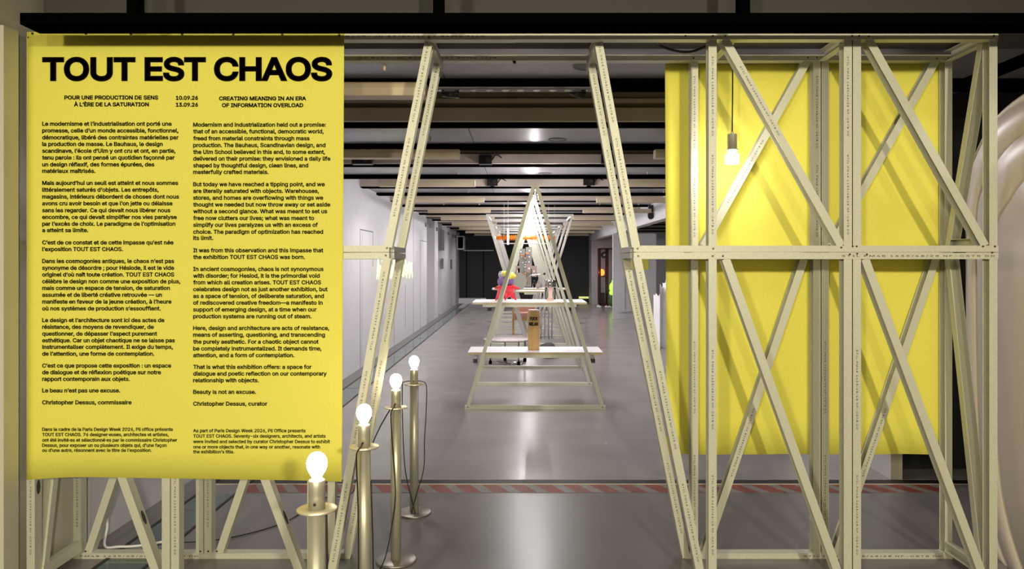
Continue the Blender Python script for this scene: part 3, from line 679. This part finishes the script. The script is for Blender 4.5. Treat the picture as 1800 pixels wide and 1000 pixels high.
def box_spot(px, py, k, half, wd, label):
    Y = P0 + PER * k + (1.2 if half else .05); X = Xp(px, Y); z = Zp(py, Y)
    t = thing('ceiling_projector', label, 'projector', (X, Y, z), 'black boxy projectors on the ceiling')
    MB().box(X - wd * .5, X + wd * .5, Y - .12, Y - .005, z - .045, z + .045).build('body', M['black_gloss'], t)
    MB().box(X - wd * .18, X + wd * .18, Y - .08, Y - .02, z + .045, 2.40).build('bracket', M['black'], t)
    MB().cyl((X + wd * .2, Y - .12, z), (0, -1, 0), .026, .02, 16).build('lens', M['chrome'], t)
    lp = [(X + wd * .5, Y - .06, z), (X + wd * .8, Y - .07, z + .05), (X + wd * 1.2, Y - .06, z + .03), (X + wd * 1.5, Y - .03, z - .01)]
    MB().tube(smooth_path(lp, 6), .007, 6).build('cable_loop', M['cord'], t)
box_spot(854, 283, 1, True, .13, 'black projector hanging from the ceiling left of the A frame tip, with a cable loop')
box_spot(866, 322, 2, True, .14, 'flat black projector on the ceiling just left of the A frame tip')
box_spot(1034, 321, 2, True, .15, 'black box projector on the ceiling right of the A frame tip')
box_spot(640, 283, 1, True, .20, 'black box projector near the left wall, left of the gateway leg')
box_spot(1066, 282, 1, True, .13, 'black projector half hidden by the right gateway leg')
t = thing('security_camera', 'black security camera fixed to the white bulkhead at the right', 'camera', (2.22, 12.9, 2.3))
MB().box(2.22, 2.30, 12.86, 12.94, 2.28, 2.40).build('bracket', M['black_gloss'], t)
MB().cyl((2.26, 12.95, 2.24), (-.1, -1, -.3), .05, .16, 16).build('body', M['black_gloss'], t)
# round vents in the grey ceiling panels
for px, py, rr, lb in ((1033, 116, .075, 'round perforated vent in the ceiling panel beside the right gateway leg'), (980, 245, .075, 'round vent in the second grey ceiling panel from the front'), (958, 304.5, .075, 'round vent in the third grey ceiling panel from the front')):
    Y = (2.43 - H) * F / (CY - py); X = Xp(px, Y)
    t = thing('ceiling_vent', lb, 'vent', (X, Y, 2.43), 'round ceiling vents')
    MB().lathe(X, Y, [(0, 2.4265), (rr * .92, 2.4265), (rr, 2.4275), (rr, 2.4299)], 40).build('grille', M['grille'], t)
    MB().tube([(X + rr * math.cos(a), Y + rr * math.sin(a), 2.427) for a in [i * math.pi / 20 for i in range(40)]], .003, 6, closed=True).build('ring', M['vent'], t)

# ------------------------------------------------------------------ the A frames of the display
AX, AW, AH = .135, .665, 2.15
AST = [(-.017, 0), (.017, 0), (.017, .048), (-.017, .048)]
def aframe(y, label, parentname='triangle_frame'):
    t = thing(parentname, label, 'frame', (AX, y, 0), 'upright triangular frames along the corridor')
    for s in (-1, 1):
        MB().sweep((AX + s * (AW - .012), y, .0), (AX + s * .013, y, AH), (0, -1, 0), AST).build('leg', M['steel'], t)
    MB().box(AX - AW - .01, AX + AW + .01, y - .002, y + .05, 0, .035).build('base_bar', M['steel'], t)
    for s in (-1, 1):
        MB().cyl((AX + s * (AW - .02), y - .002, .022), (0, -1, 0), .006, .003, 8).build('screw', M['screw'], t)
    return t
A0, AP = 7.08, 1.35
a0 = aframe(A0, 'pale steel triangular frame nearest the gateway, its apex shining')
for k in range(1, 11):
    dup(a0, (AX, A0 + AP * k, 0), 'pale steel triangular frame behind the nearest one, %s in the row' % ORD[k], 'upright triangular frames along the corridor')
def vframe(y0, y1, label):
    t = thing('inverted_frame', label, 'frame', (AX, y0, 0), 'inverted triangular frames along the corridor')
    for y in (y0, y1):
        for s in (-1, 1):
            MB().sweep((AX + s * AW, y, AH - .02), (AX + s * .018, y, .0), (0, -1, 0), [(-.017, 0), (.017, 0), (.017, .04), (-.017, .04)]).build('leg', M['steel_in'], t)
        MB().box(AX - AW - .015, AX + AW + .015, y - .001, y + .041, AH - .03, AH + .005).build('top_bar', M['steel_in'], t)
    for s in (-1, 1): MB().box(AX + s * AW - .015, AX + s * AW + .015, y0 + .041, y1, AH - .029, AH + .004).build('side_rail', M['steel_in'], t)
    return t
vframe(11.5, 12.9, 'inverted V shaped steel frame, nearest of the upside down ones')
vframe(14.75, 15.95, 'inverted V shaped steel frame, middle of the upside down ones')
vframe(17.1, 18.5, 'inverted V shaped steel frame, farthest of the upside down ones')
# LED tubes along the ridge
t = thing('led_tube', 'bright white light tube along the ridge, front one at the shining apex', 'light', (AX, A0 + .06, 2.05), 'light tubes along the ridge')
MB().cyl((AX, A0 + .07, 2.06), (0, 1, 0), .011, AP - .10, 10).build('tube', M['led'], t)
MB().cyl((AX, A0 + .055, 2.06), (0, 1, 0), .013, .015, 10).build('end_cap', M['white'], t)
MB().cyl((AX, A0 + AP - .03, 2.06), (0, 1, 0), .013, .015, 10).build('end_cap', M['white'], t)
MB().box(AX - .006, AX + .006, A0 + .05, A0 + AP, 2.073, 2.085).build('carrier', M['steel_in'], t)
for k in range(1, 10): dup(t, (AX, A0 + .06 + AP * k, 2.05), 'white light tube along the ridge of the frames, %s from the front' % ORD[k])
led0 = t
# shelves
def shelf(x0, x1, y0, y1, z, label, rail_=True):
    t = thing('shelf', label, 'shelf', ((x0 + x1) / 2, (y0 + y1) / 2, z - .05), 'white shelf boards')
    b = MB().box(x0, x1, y0, y1, z - .024, z)
    MB().box(x0, x1, y0, y1, z - .005, z).build('board', M['white'], t)
    MB().box(x0 + .001, x1 - .001, y0 + .001, y1 - .001, z - .024, z - .005).build('core', M['board_edge'], t)
    if rail_: MB().box(x0 + .12, x1 - .12, y0 + .005, y0 + .04, z - .055, z - .024).build('support_rail', M['steel'], t)
    if rail_: MB().box(x0 + .12, x1 - .12, y1 - .05, y1 - .015, z - .055, z - .024).build('support_rail', M['steel'], t)
    return t
S1Z, S2Z, S3Z = .542, .95, .944
shelf(-.515, .79, 7.13, 7.60, S1Z, 'low white shelf board across the nearest triangular frame, carrying the wooden tube')
shelf(-.56, .755, 8.48, 9.15, S2Z, 'white shelf board on the second frame, carrying the inflated figure and lamp')
shelf(-.51, .79, 12.95, 13.42, S3Z, 'distant white shelf board carrying the perforated totem')
shelf(-.07, .37, 11.56, 11.95, .957, 'short white shelf board held inside the inverted frame')
for x, z0, y, lb in ((-.44, .40, 7.45, 'small white and black block hanging under the left end of the low shelf'), (.70, .40, 7.45, 'small white and black block hanging under the right end of the low shelf'),
                     (-.36, .82, 8.95, 'small white and black block under the left end of the second shelf'), (.56, .82, 8.95, 'small white and black block under the right end of the second shelf')):
    zt_ = (S1Z if y < 8 else S2Z) - .024
    t = thing('hanging_block', lb, 'block', (x, y, z0), 'blocks hanging under the shelves'); s = -1 if x < .1 else 1
    MB().add([(x - .02, y - .03, zt_), (x + .02, y - .03, zt_), (x + .02, y + .03, zt_), (x - .02, y + .03, zt_), (x - .02 + s * .02, y - .03, z0 + .04), (x + .02 + s * .02, y - .03, z0 + .04), (x + .02 + s * .02, y + .03, z0 + .04), (x - .02 + s * .02, y + .03, z0 + .04)],
             [(0, 1, 2, 3), (4, 7, 6, 5), (0, 4, 5, 1), (1, 5, 6, 2), (2, 6, 7, 3), (3, 7, 4, 0)]).build('body', M['paper'], t)
    MB().box(x - .022 + s * .02, x + .022 + s * .02, y - .034, y + .034, z0, z0 + .04).build('foot', M['grille'], t)

# wooden tube with lettering on the low shelf
y = 7.33; x = Xp(938, y); z0 = S1Z
t = thing('wooden_tube', 'tall blond wooden tube lettered in black, standing on the low white shelf', 'tube', (x, y, z0))
hh = .395
MB().lathe(x, y, [(.0, z0), (.056, z0), (.0575, z0 + .02), (.059, z0 + .1), (.0605, z0 + .2), (.0635, z0 + .30), (.0625, z0 + .345), (.056, z0 + .377), (.0535, z0 + .387), (.049, z0 + hh), (.044, z0 + hh), (.044, z0 + .1)], 40).build('body', M['kraft'], t)
MB().tube([(x + .049 * math.cos(a), y + .049 * math.sin(a), z0 + hh) for a in [i * math.pi / 20 for i in range(40)]], .005, 6, closed=True).build('rim', M['paper'], t)
lb = MB()
for txt, x0, x1, base in (('FUCK', 931.5, 945.5, 563), ('MILAN', 929.5, 946, 572.5)):
    v, f = text_geo(txt, x0, x1, 6.0, .05, 3); q = []
    for px, py in v:
        P_ = Wp(px, base - py, y - .06); a = (P_.x - x) / .0625
        q.append((x + .0655 * math.sin(a), y - .0655 * math.cos(a), P_.z))
    lb.add(q, f)
lb.build('lettering', M['black_ink'], t)

# inflated figure on the second shelf
y = 8.78; x = Xp(889, y); z0 = S2Z; sc = y / F
def zz(py): return Zp(py, y)
dz = z0 - zz(529)
t = thing('inflated_figure', 'inflated spiky red figure with purple body and yellow top, on the second shelf', 'sculpture', (x, y, z0))
rb = MB().ball((x, y, zz(511) + dz), 15 * sc, 20, (1, .9, .85))
rb.lathe(x, y, [(15.6 * sc, zz(502.5) + dz), (16.2 * sc, zz(504) + dz), (15.5 * sc, zz(508) + dz), (13 * sc, zz(514) + dz)], 24)
def spike(ax, az, bx_, bz, r, dy=0):
    p0 = Vector((x + ax * sc, y, zz(az) + dz)); p1 = Vector((x + bx_ * sc, y + dy, zz(bz) + dz))
    rb.tube([p0, p0.lerp(p1, .35), p0.lerp(p1, .7), p1], r, 12, radii=[r * sc, r * .72 * sc, r * .34 * sc, .4 * sc])
for a in ((-4, 505, -20, 507, 8), (4, 505, 25, 507.5, 8), (-6, 512, -18.5, 528.6, 8), (0, 515, -1, 528.8, 6), (6, 512, 19, 528.6, 8)): spike(*a)
spike(0, 512, 2, 524, 8, -.13); spike(0, 512, -2, 520, 8, .13)
rb.build('spiky_skirt', M['red'], t)
MB().ball((x - .5 * sc, y, zz(495) + dz), 14 * sc, 20, (1.02, .9, .78)).build('body', M['purple'], t)
yb = MB(); yb.ball((x + 1 * sc, y, zz(483.5) + dz), 8 * sc, 16); yb.ball((x + 10 * sc, y, zz(485) + dz), 6.5 * sc, 14); yb.ball((x + 15 * sc, y - .01, zz(486) + dz), 3.6 * sc, 12); yb.ball((x + 5 * sc, y - .04, zz(488) + dz), 5.5 * sc, 12); yb.ball((x - 3 * sc, y - .03, zz(480) + dz), 4 * sc, 12)
yb.build('yellow_top', M['lemon'], t)
MB().ball((x - 8 * sc, y, zz(483) + dz), 5.2 * sc, 16, (1, 1, 1.3)).build('foil_top', M['silver'], t)

# glass lamp with dark metal cap
y = 8.72; x = Xp(967.5, y); z0 = S2Z; sc = y / F
t = thing('table_lamp', 'small glass table lamp with a dark chrome cap, on the right of the second shelf', 'lamp', (x, y, z0))
MB().lathe(x, y, [(0, z0), (7 * sc, z0), (7 * sc, z0 + 2.5 * sc), (6 * sc, z0 + 4.5 * sc), (4 * sc, z0 + 6 * sc), (3.2 * sc, z0 + 10 * sc), (3.8 * sc, z0 + 18 * sc), (6 * sc, z0 + 24.5 * sc)], 28).build('base', mat('lit_pink_glass', (.85, .66, .56), .2, emit=(1, .72, .58), estr=.45), t)
MB().lathe(x, y, [(9.3 * sc, z0 + 3 * sc), (9.6 * sc, z0 + 24 * sc)], 28).build('glass_shade', M['glass'], t)
MB().lathe(x, y, [(0, z0 + 24.5 * sc), (10 * sc, z0 + 24.5 * sc), (10.3 * sc, z0 + 25 * sc), (10.3 * sc, z0 + 36 * sc), (9.4 * sc, z0 + 37 * sc), (0, z0 + 37 * sc)], 32).build('cap', M['chrome'], t)
MB().lathe(x, y, [(0, z0 + 20 * sc), (1.6 * sc, z0 + 21 * sc), (1.6 * sc, z0 + 24.4 * sc)], 12).build('bulb', mat('warm_small_bulb', (1, .9, .8), .4, emit=(1, .75, .5), estr=14), t)

# round crackled glass table with mirror disc under it
y = 10.35; x = Xp(893, y)
t = thing('low_table', 'low round table with crackled glass top and thin metal legs, behind the low shelf', 'table', (x, y, 0))
MB().lathe(x, y, [(0, .325), (.34, .325), (.345, .335), (.34, .348), (0, .348)], 48).build('top', M['ice'], t)
for a in (.5, 1.75, 3.6, 5.3):
    lx, ly = x + .27 * math.cos(a), y + .27 * math.sin(a)
    l = MB().cyl((lx, ly, .03), (0, 0, 1), .011, .295, 10).build('leg', M['chrome'], t)
    MB().cyl((lx, ly, 0), (0, 0, 1), .022, .045, 12).build('foot', M['black'], l)
tag(MB().lathe(Xp(898, y), y, [(0, .0), (.21, 0), (.212, .008), (.20, .016), (0, .016)], 48).build('mirror_disc', M['chrome']), 'round mirror finished disc lying on the floor under the low table', 'disc')
y = 10.85; x = Xp(963, y)
st = MB(); st.ball((x, y, .12), .135, 18, (1, .9, .82))
for v in st.v: v.z = max(v.z, 0.0); v.x += .012 * math.sin(v.z * 60 + v.y * 40)
tag(st.build('stone_stool', M['stone']), 'dark rough stone stool on the floor behind the low shelf', 'stool')

# gilded armchair
y = 14.0; x = Xp(917, y)
t = thing('armchair', 'gold framed chair with tan pink leather seat, on the floor behind the wooden tube', 'chair', (x, y + .28, 0))
for sx in (-.16, .24):
    for yy in (y + .02, y + .5): MB().sweep((x + sx, yy, 0), (x + sx, yy, .50 if yy < y + .1 else .62), (0, -1, 0), [(-.018, 0), (.018, 0), (.018, .036), (-.018, .036)]).build('leg', M['gold'], t)
MB().box(x - .17, x + .25, y + .03, y + .52, .30, .335).build('frame', M['gold'], t)
MB().box(x - .14, x + .22, y + .02, y + .48, .335, .44).build('seat', M['leather'], t)
MB().box(x - .15, x + .23, y + .48, y + .53, .42, .66).build('backrest', M['leather'], t)
# slim vertical rods
for i, px in enumerate((951, 957.5, 964, 970)):
    y = 13.62; X = Xp(px, y)
    o = MB().cyl((X, y, .0), (0, 0, 1), .011, .93, 8).build('metal_rod', M['steel_in'])
    tag(o, 'slim upright metal rod behind the wooden tube, %s from the left' % ORD[i], 'rod', 'upright metal rods')

# round disc lamp on the short shelf
y = 11.75; x = Xp(911, y); z0 = .957; sc = y / F
t = thing('disc_lamp', 'lamp with a round grey green disc and a long metal arm, on the short shelf', 'lamp', (x, y, z0))
MB().tube([(x, y - .03, z0 + 16.5 * sc), (x, y + .0, z0 + 16.5 * sc)], 15 * sc, 36).build('disc', M['sage'], t)
MB().cyl((x, y + .005, z0), (0, 0, 1), .02, .03, 12).build('foot', M['chrome'], t)
MB().tube(smooth_path([(x + 8 * sc, y - .01, z0 + 2 * sc), (x + 14 * sc, y - .01, z0 + 20 * sc), (x + 20 * sc, y - .01, z0 + 26 * sc), (x + 34 * sc, y - .01, z0 + 28 * sc), (x + 47 * sc, y - .01, z0 + 30 * sc)], 6), .9 * sc, 8).build('arm', M['chrome'], t)
MB().tube([(x + 44 * sc, y - .01, z0 + 29.3 * sc), (x + 48 * sc, y - .01, z0 + 29.8 * sc)], 2.2 * sc, 12).build('lamp_head', M['black_gloss'], t)

# perforated totem on the distant shelf
y = 13.2; sc = y / F; z0 = S3Z
def q(px, py): return Xp(px, y), Zp(py, y) + (z0 - Zp(507, y))
def plate(nm, t, x0, x1, y0, y1, d, m, holes=()):
    X0, Z1 = q(x0, y0); X1, Z0 = q(x1, y1); b = MB().box(X0, X1, y + d, y + d + .012, Z0, Z1)
    for hx, hy, r in holes:
        cx_, cz_ = q(hx, hy); b.add([(cx_ + r * sc * math.cos(a), y + d - .001, cz_ + r * sc * math.sin(a)) for a in [i * math.pi / 6 for i in range(12)]], [tuple(range(12))], 1)
    return b.build(nm, [M[m], M['paper']], t)
t = thing('totem_sculpture', 'totem of grey perforated metal plates, copper rings and small pink frames on the distant shelf', 'sculpture', (q(925, 507)[0], y, z0))
plate('plate', t, 912.5, 923, 438, 486, 0, 'plate', ((915.5, 443, 1.4), (917, 452, 1.2), (919, 462, .8)))
plate('plate', t, 924, 935, 435, 465, .02, 'plate', ((931, 441, 1.5), (930.5, 452, 1.4), (930, 461, 1.2)))
plate('backing', t, 913, 934, 464, 505, .05, 'plate')
for x0, x1, y0, y1 in ((906.5, 914, 468, 487), (934, 943.5, 468, 487), (925, 935, 465, 480)):
    plate('pink_frame', t, x0, x1, y0, y1, -.012, 'rose', (((x0 + x1) / 2, (y0 + y1) / 2, 1.6),))
plate('dark_panel', t, 910.5, 913.5, 472, 486, -.02, 'black'); plate('green_bottle', t, 933, 935, 473, 488, -.03, 'green')
for (cx0, cy0, rx, ry) in ((918, 447, 3.4, 3), (927, 444, 3.4, 3), (923, 452, 3, 4), (923, 479, 4.5, 4), (923, 494, 4, 5)):
    X, Z = q(cx0, cy0); MB().tube([(X + rx * sc * math.cos(a), y - .03, Z + ry * sc * math.sin(a)) for a in [math.pi + i * math.pi / 10 for i in range(11)]], .010, 8).build('copper_ring', M['copper'], t)
for py in range(456, 506, 5):
    X, Z = q(923.5 + (py % 3 - 1) * .5, py); MB().ball((X, y - .035, Z), .016, 8).build('chrome_bead', M['silver'], t)
for sx in (-1, 1):
    a = q(923.5 - 4 * sx, 489); b = q(923.5 + 4 * sx, 498); MB().tube([(a[0], y - .04, a[1]), (b[0], y - .04, b[1])], .009, 8).build('copper_cross', M['copper'], t)
for i, (px, h) in enumerate(((911, .08), (917, .06), (939, .14), (945, .12), (951, .10))):
    yy = 13.05; X = Xp(px, yy)
    tag(MB().lathe(X, yy, [(0, z0), (.026, z0), (.028, z0 + h * .55), (.012, z0 + h * .75), (.012, z0 + h), (.014, z0 + h)], 16).build('glass_bottle', M['glass'] if i != 3 else M['rose']), 'small glass bottle on the distant shelf in front of the totem, %s from the left' % ORD[i], 'bottle', 'bottles on the distant shelf')

# orange bristle bar and white tube lamp hanging above
y = 12.15; z = Zp(418, y); x0, x1 = Xp(872, y), Xp(976, y)
t = thing('bristle_bar', 'orange bristled bar hung level between the inverted frames', 'bar', ((x0 + x1) / 2, y, z))
b = MB().cyl((x0, y, z), (1, 0, 0), .024, x1 - x0, 12)
NB = 44
for i in range(NB):
    xx = x0 + (x1 - x0) * (i + .5) / NB
    for a in range(8):
        an = a * math.pi / 4 + (i % 2) * .39; dy, dz_ = math.cos(an), math.sin(an)
        b.tube([(xx, y + dy * .02, z + dz_ * .02), (xx + .004, y + dy * .052, z + dz_ * .052)], .006, 4, radii=[.007, .002])
b.build('bristles', M['orange'], t)
MB().cyl((x0 - .035, y, z), (1, 0, 0), .026, .035, 14).build('end_cap', M['paper'], t)
for px in (893, 975): MB().cyl((Xp(px, y), y, z + .02), (0, 0, 1), .002, 2.40 - z - .02, 5).build('wire', M['steel_in'], t)
y = 12.02; X = Xp(893, y)
t = thing('tube_lamp', 'white tube lamp hanging upright in front of the orange bar', 'lamp', (X, y, Zp(430, y)))
MB().cyl((X, y, Zp(430, y)), (0, 0, 1), .017, Zp(402, y) - Zp(430, y), 14).build('tube', mat('tube_lamp_glow', (1, 1, 1), .4, emit=(1, 1, 1), estr=1.2), t)
MB().cyl((X, y, Zp(402, y)), (0, 0, 1), .0025, 2.40 - Zp(402, y), 6).build('wire', M['paper'], t)
y = 12.30
t = thing('hanging_rods', 'two thin white rods hung level behind the orange bar', 'rod', (Xp(925, y), y, Zp(428, y)))
for py in (410, 428): MB().cyl((Xp(885, y), y, Zp(py, y)), (1, 0, 0), .009, Xp(965, y) - Xp(885, y), 8).build('rod', M['paper'], t)
for px in (886, 964): MB().cyl((Xp(px, y), y, Zp(428, y)), (0, 0, 1), .002, 2.40 - Zp(428, y), 5).build('wire', M['paper'], t)

# ------------------------------------------------------------------ left wall fittings
def wy(px): return XL * F / (px - CX)
for i, (a, b, c, d, lab) in enumerate(((747, 751, 392, 399, 'small grey wall vent high on the left wall, nearest of its row'), (755, 759, 395, 401, 'small grey wall vent high on the left wall, second of its row'),
        (766.5, 769.5, 400, 406, 'small grey wall vent above the alcove in the left wall'), (775, 780, 404, 440, 'tall louvred grey vent on the left wall'), (786.5, 789, 408, 413, 'small grey vent behind the tall louvred vent'),
        (795, 797, 412, 417, 'tiny grey vent near the end of the left wall'), (798.5, 800, 413, 418, 'tiny grey vent at the far end of the left wall'), (776.5, 779, 454, 472, 'narrow dark slot at eye height below the louvred vent'), (791.5, 794, 456, 473, 'narrow dark slot at eye height farther along the left wall'))):
    y0, y1 = wy(a), wy(b); ym = (y0 + y1) / 2; z0, z1 = Zp(d, ym), Zp(c, ym)
    g = MB().box(XL, XL + .012, y0, y1, z0, z1); nS = max(3, int((z1 - z0) / .05))
    for s in range(nS): zz_ = z0 + (z1 - z0) * (s + .5) / nS; g.box(XL + .012, XL + .02, y0 + .02, y1 - .02, zz_ - .006, zz_ + .006)
    tag(g.build('wall_vent', M['vent']), lab, 'vent', 'vents on the left wall')
t = thing('wall_cabinet', 'white box with a black front fixed high at the far end of the left wall', 'box', (-2.03, 24.7, 1.80))
MB().box(XL, -1.90, 24.6, 25.2, 1.82, 2.27).build('body', M['paper'], t); MB().box(-2.10, -1.93, 24.585, 24.6, 1.86, 2.24).build('front', M['black'], t)
tag(MB().box(-1.98, -.95, 25.40, 25.50, 1.785, 1.815).build('wall_rail', M['paper']), 'white rail along the black end wall', 'rail')
tag(MB().box(XL + .01, -1.2, 25.0, 25.45, 0, .17).build('plinth', M['paper']), 'low white plinth at the foot of the black end wall', 'plinth')
for i, px in enumerate((820, 850)):
    X = Xp(px, 25.5); sbox('trim_%d' % (n + i), 'black', X - .012, X + .012, 25.485, 25.5, .17, 1.78)
n += 2
tag(MB().box(1.98, 2.30, 25.2, 25.4, .16, .22).build('light_strip', mat('strip_glow', (.9, .9, .4), .5, emit=(.8, .8, .25), estr=.7)), 'dim yellow light strip low in the dark far corner', 'light')
# neon writing-like zigzag on the left wall
t = thing('neon_sign', 'pale green neon strokes glowing on the left wall behind the gateway leg', 'neon sign', (XL + .04, 12.4, 1.2))
for a, b in ((10.75, 11.35), (11.75, 12.75), (13.0, 14.25)):
    pts = []; nn_ = int((b - a) / .085)
    for i in range(nn_ + 1): pts.append((XL + .035, a + (b - a) * i / nn_, (1.40 if i % 2 else 1.16) + .05 * math.sin(i * 1.7)))
    MB().tube(pts, .009, 6).build('neon_tube', M['neon'], t)
tag(MB().box(XL, XL + .05, 12.80, 12.96, 1.34, 1.42).build('neon_transformer', M['grille']), 'small dark power box among the neon strokes', 'box')

# ------------------------------------------------------------------ right side of the corridor
y = 23.6; x0, x1 = Xp(1053.5, y), Xp(1088, y); z1 = Zp(436, y)
t = thing('display_case', 'tall dark maroon display case with glass front near the white end wall', 'display case', ((x0 + x1) / 2, y + .25, 0))
fb = .05
for xx in (x0, Xp(1067, y), x1 - fb):
    for yy in (y, y + .45): MB().box(xx, xx + fb, yy, yy + fb, .02, z1).build('upright', M['maroon'], t)
MB().box(x0, x1, y, y + .5, z1 - .04, z1).build('top', M['maroon'], t); MB().box(x0, x1, y, y + .5, .02, .10).build('bottom', M['maroon'], t)
zs = Zp(485, y); MB().box(x0 + fb, Xp(1067, y), y + .05, y + .45, zs - .03, zs).build('case_shelf', M['maroon'], t)
MB().box(x0 + fb, Xp(1067, y), y + .01, y + .016, .1, z1 - .04).build('glass_door', M['glass_pane'], t)
xc, zc = Xp(1063, y), Zp(448, y)
tt = thing('disc_speaker', 'round dark speaker disc in the top of the maroon case', 'speaker', (xc, y + .2, zc - .12))
MB().tube([(xc, y + .12, zc), (xc, y + .18, zc)], .11, 24).build('cone', M['grille'], tt); MB().tube([(xc, y + .10, zc), (xc, y + .13, zc)], .035, 16).build('cap', M['paper'], tt)
xc, zc = Xp(1059, y), Zp(475.5, y)
tag(MB().ball((xc, y + .2, zs + .11), .10, 16, (.9, .9, 1.1)).build('glowing_lamp', M['orange_glow']), 'glowing orange lamp on the shelf of the maroon case', 'lamp')
tag(MB().box(Xp(1057, y), Xp(1064, y), y + .15, y + .35, .10, .42).build('case_box', M['grille']), 'dark box in the bottom of the maroon case', 'box')
xc = Xp(1076, 22.9)
t = thing('green_sculpture', 'glowing yellow green sculpture beside the maroon case', 'sculpture', (xc, 22.9, 0))
g = MB(); g.ball((xc, 22.9, .62), .11, 14, (.8, .8, 1.4)); g.ball((xc + .05, 22.88, .80), .07, 12); g.ball((xc - .02, 22.9, .45), .07, 12); g.build('glowing_form', M['green_glow'], t)
MB().lathe(xc, 22.9, [(0, 0), (.12, 0), (.14, .2), (.10, .33), (.03, .38), (0, .40)], 18).build('base', M['green'], t)
for i, (px, h) in enumerate(((1052, .10), (1066, .08), (1071, .07))):
    X = Xp(px, 22.6); bb = MB(); bb.ball((X, 22.6, h * .5), h * .5, 10, (1.2, 1, 1)); bb.ball((X + .05, 22.55, h * .35), h * .35, 10, (1.2, 1, 1))
    tag(bb.build('floor_object', M['paper']), 'small white lump on the floor before the maroon case, %s from the left' % ORD[i], 'object', 'white lumps by the case')
tag(MB().box(Xp(1110, 18.38), Xp(1140, 18.38), 18.386, 18.40, Zp(474, 18.38), Zp(455, 18.38)).build('yellow_notice', M['yellow']), 'small yellow sheet on the white partition behind the right gateway leg', 'notice')
t = thing('wall_panel', 'white sunk panel with a ledge on the white partition', 'panel', (Xp(1100, 18.37), 18.38, .12))
MB().box(Xp(1092, 18.37), Xp(1107, 18.37), 18.355, 18.40, .17, .22).build('ledge', M['wall_white'], t); MB().box(Xp(1098.8, 18.37), Xp(1099.4, 18.37), 18.385, 18.40, .22, 1.35).build('joint', M['vent'], t)
# pleated white screen with ragged top
y = 12.0; pts = []; X = Xp(1152, y); i = 0
while X < 3.3:
    pts.append((X, y + (.0 if i % 2 else .16))); X += .075; i += 1
ps = MB(); prev = None
for i in range(len(pts) - 1):
    (xa, ya), (xb, yb_) = pts[i], pts[i + 1]; m_ = 5; tops = []
    h0 = .90 + min(.28, .10 * i); 
    for s in range(m_ + 1): tops.append(h0 + random.uniform(-.05, .07))
    for s in range(m_):
        a = s / m_; b = (s + 1) / m_; A = (xa + (xb - xa) * a, ya + (yb_ - ya) * a); B = (xa + (xb - xa) * b, ya + (yb_ - ya) * b); th = .008
        ps.add([(A[0], A[1], 0), (B[0], B[1], 0), (B[0], B[1], tops[s + 1]), (A[0], A[1], tops[s]), (A[0], A[1] + th, 0), (B[0], B[1] + th, 0), (B[0], B[1] + th, tops[s + 1]), (A[0], A[1] + th, tops[s])],
               [(0, 1, 2, 3), (7, 6, 5, 4), (3, 2, 6, 7), (0, 3, 7, 4), (1, 5, 6, 2), (0, 4, 5, 1)])
tag(ps.build('folding_screen', M['paper']), 'white pleated screen with ragged top edge, left of the yellow sheet', 'screen')
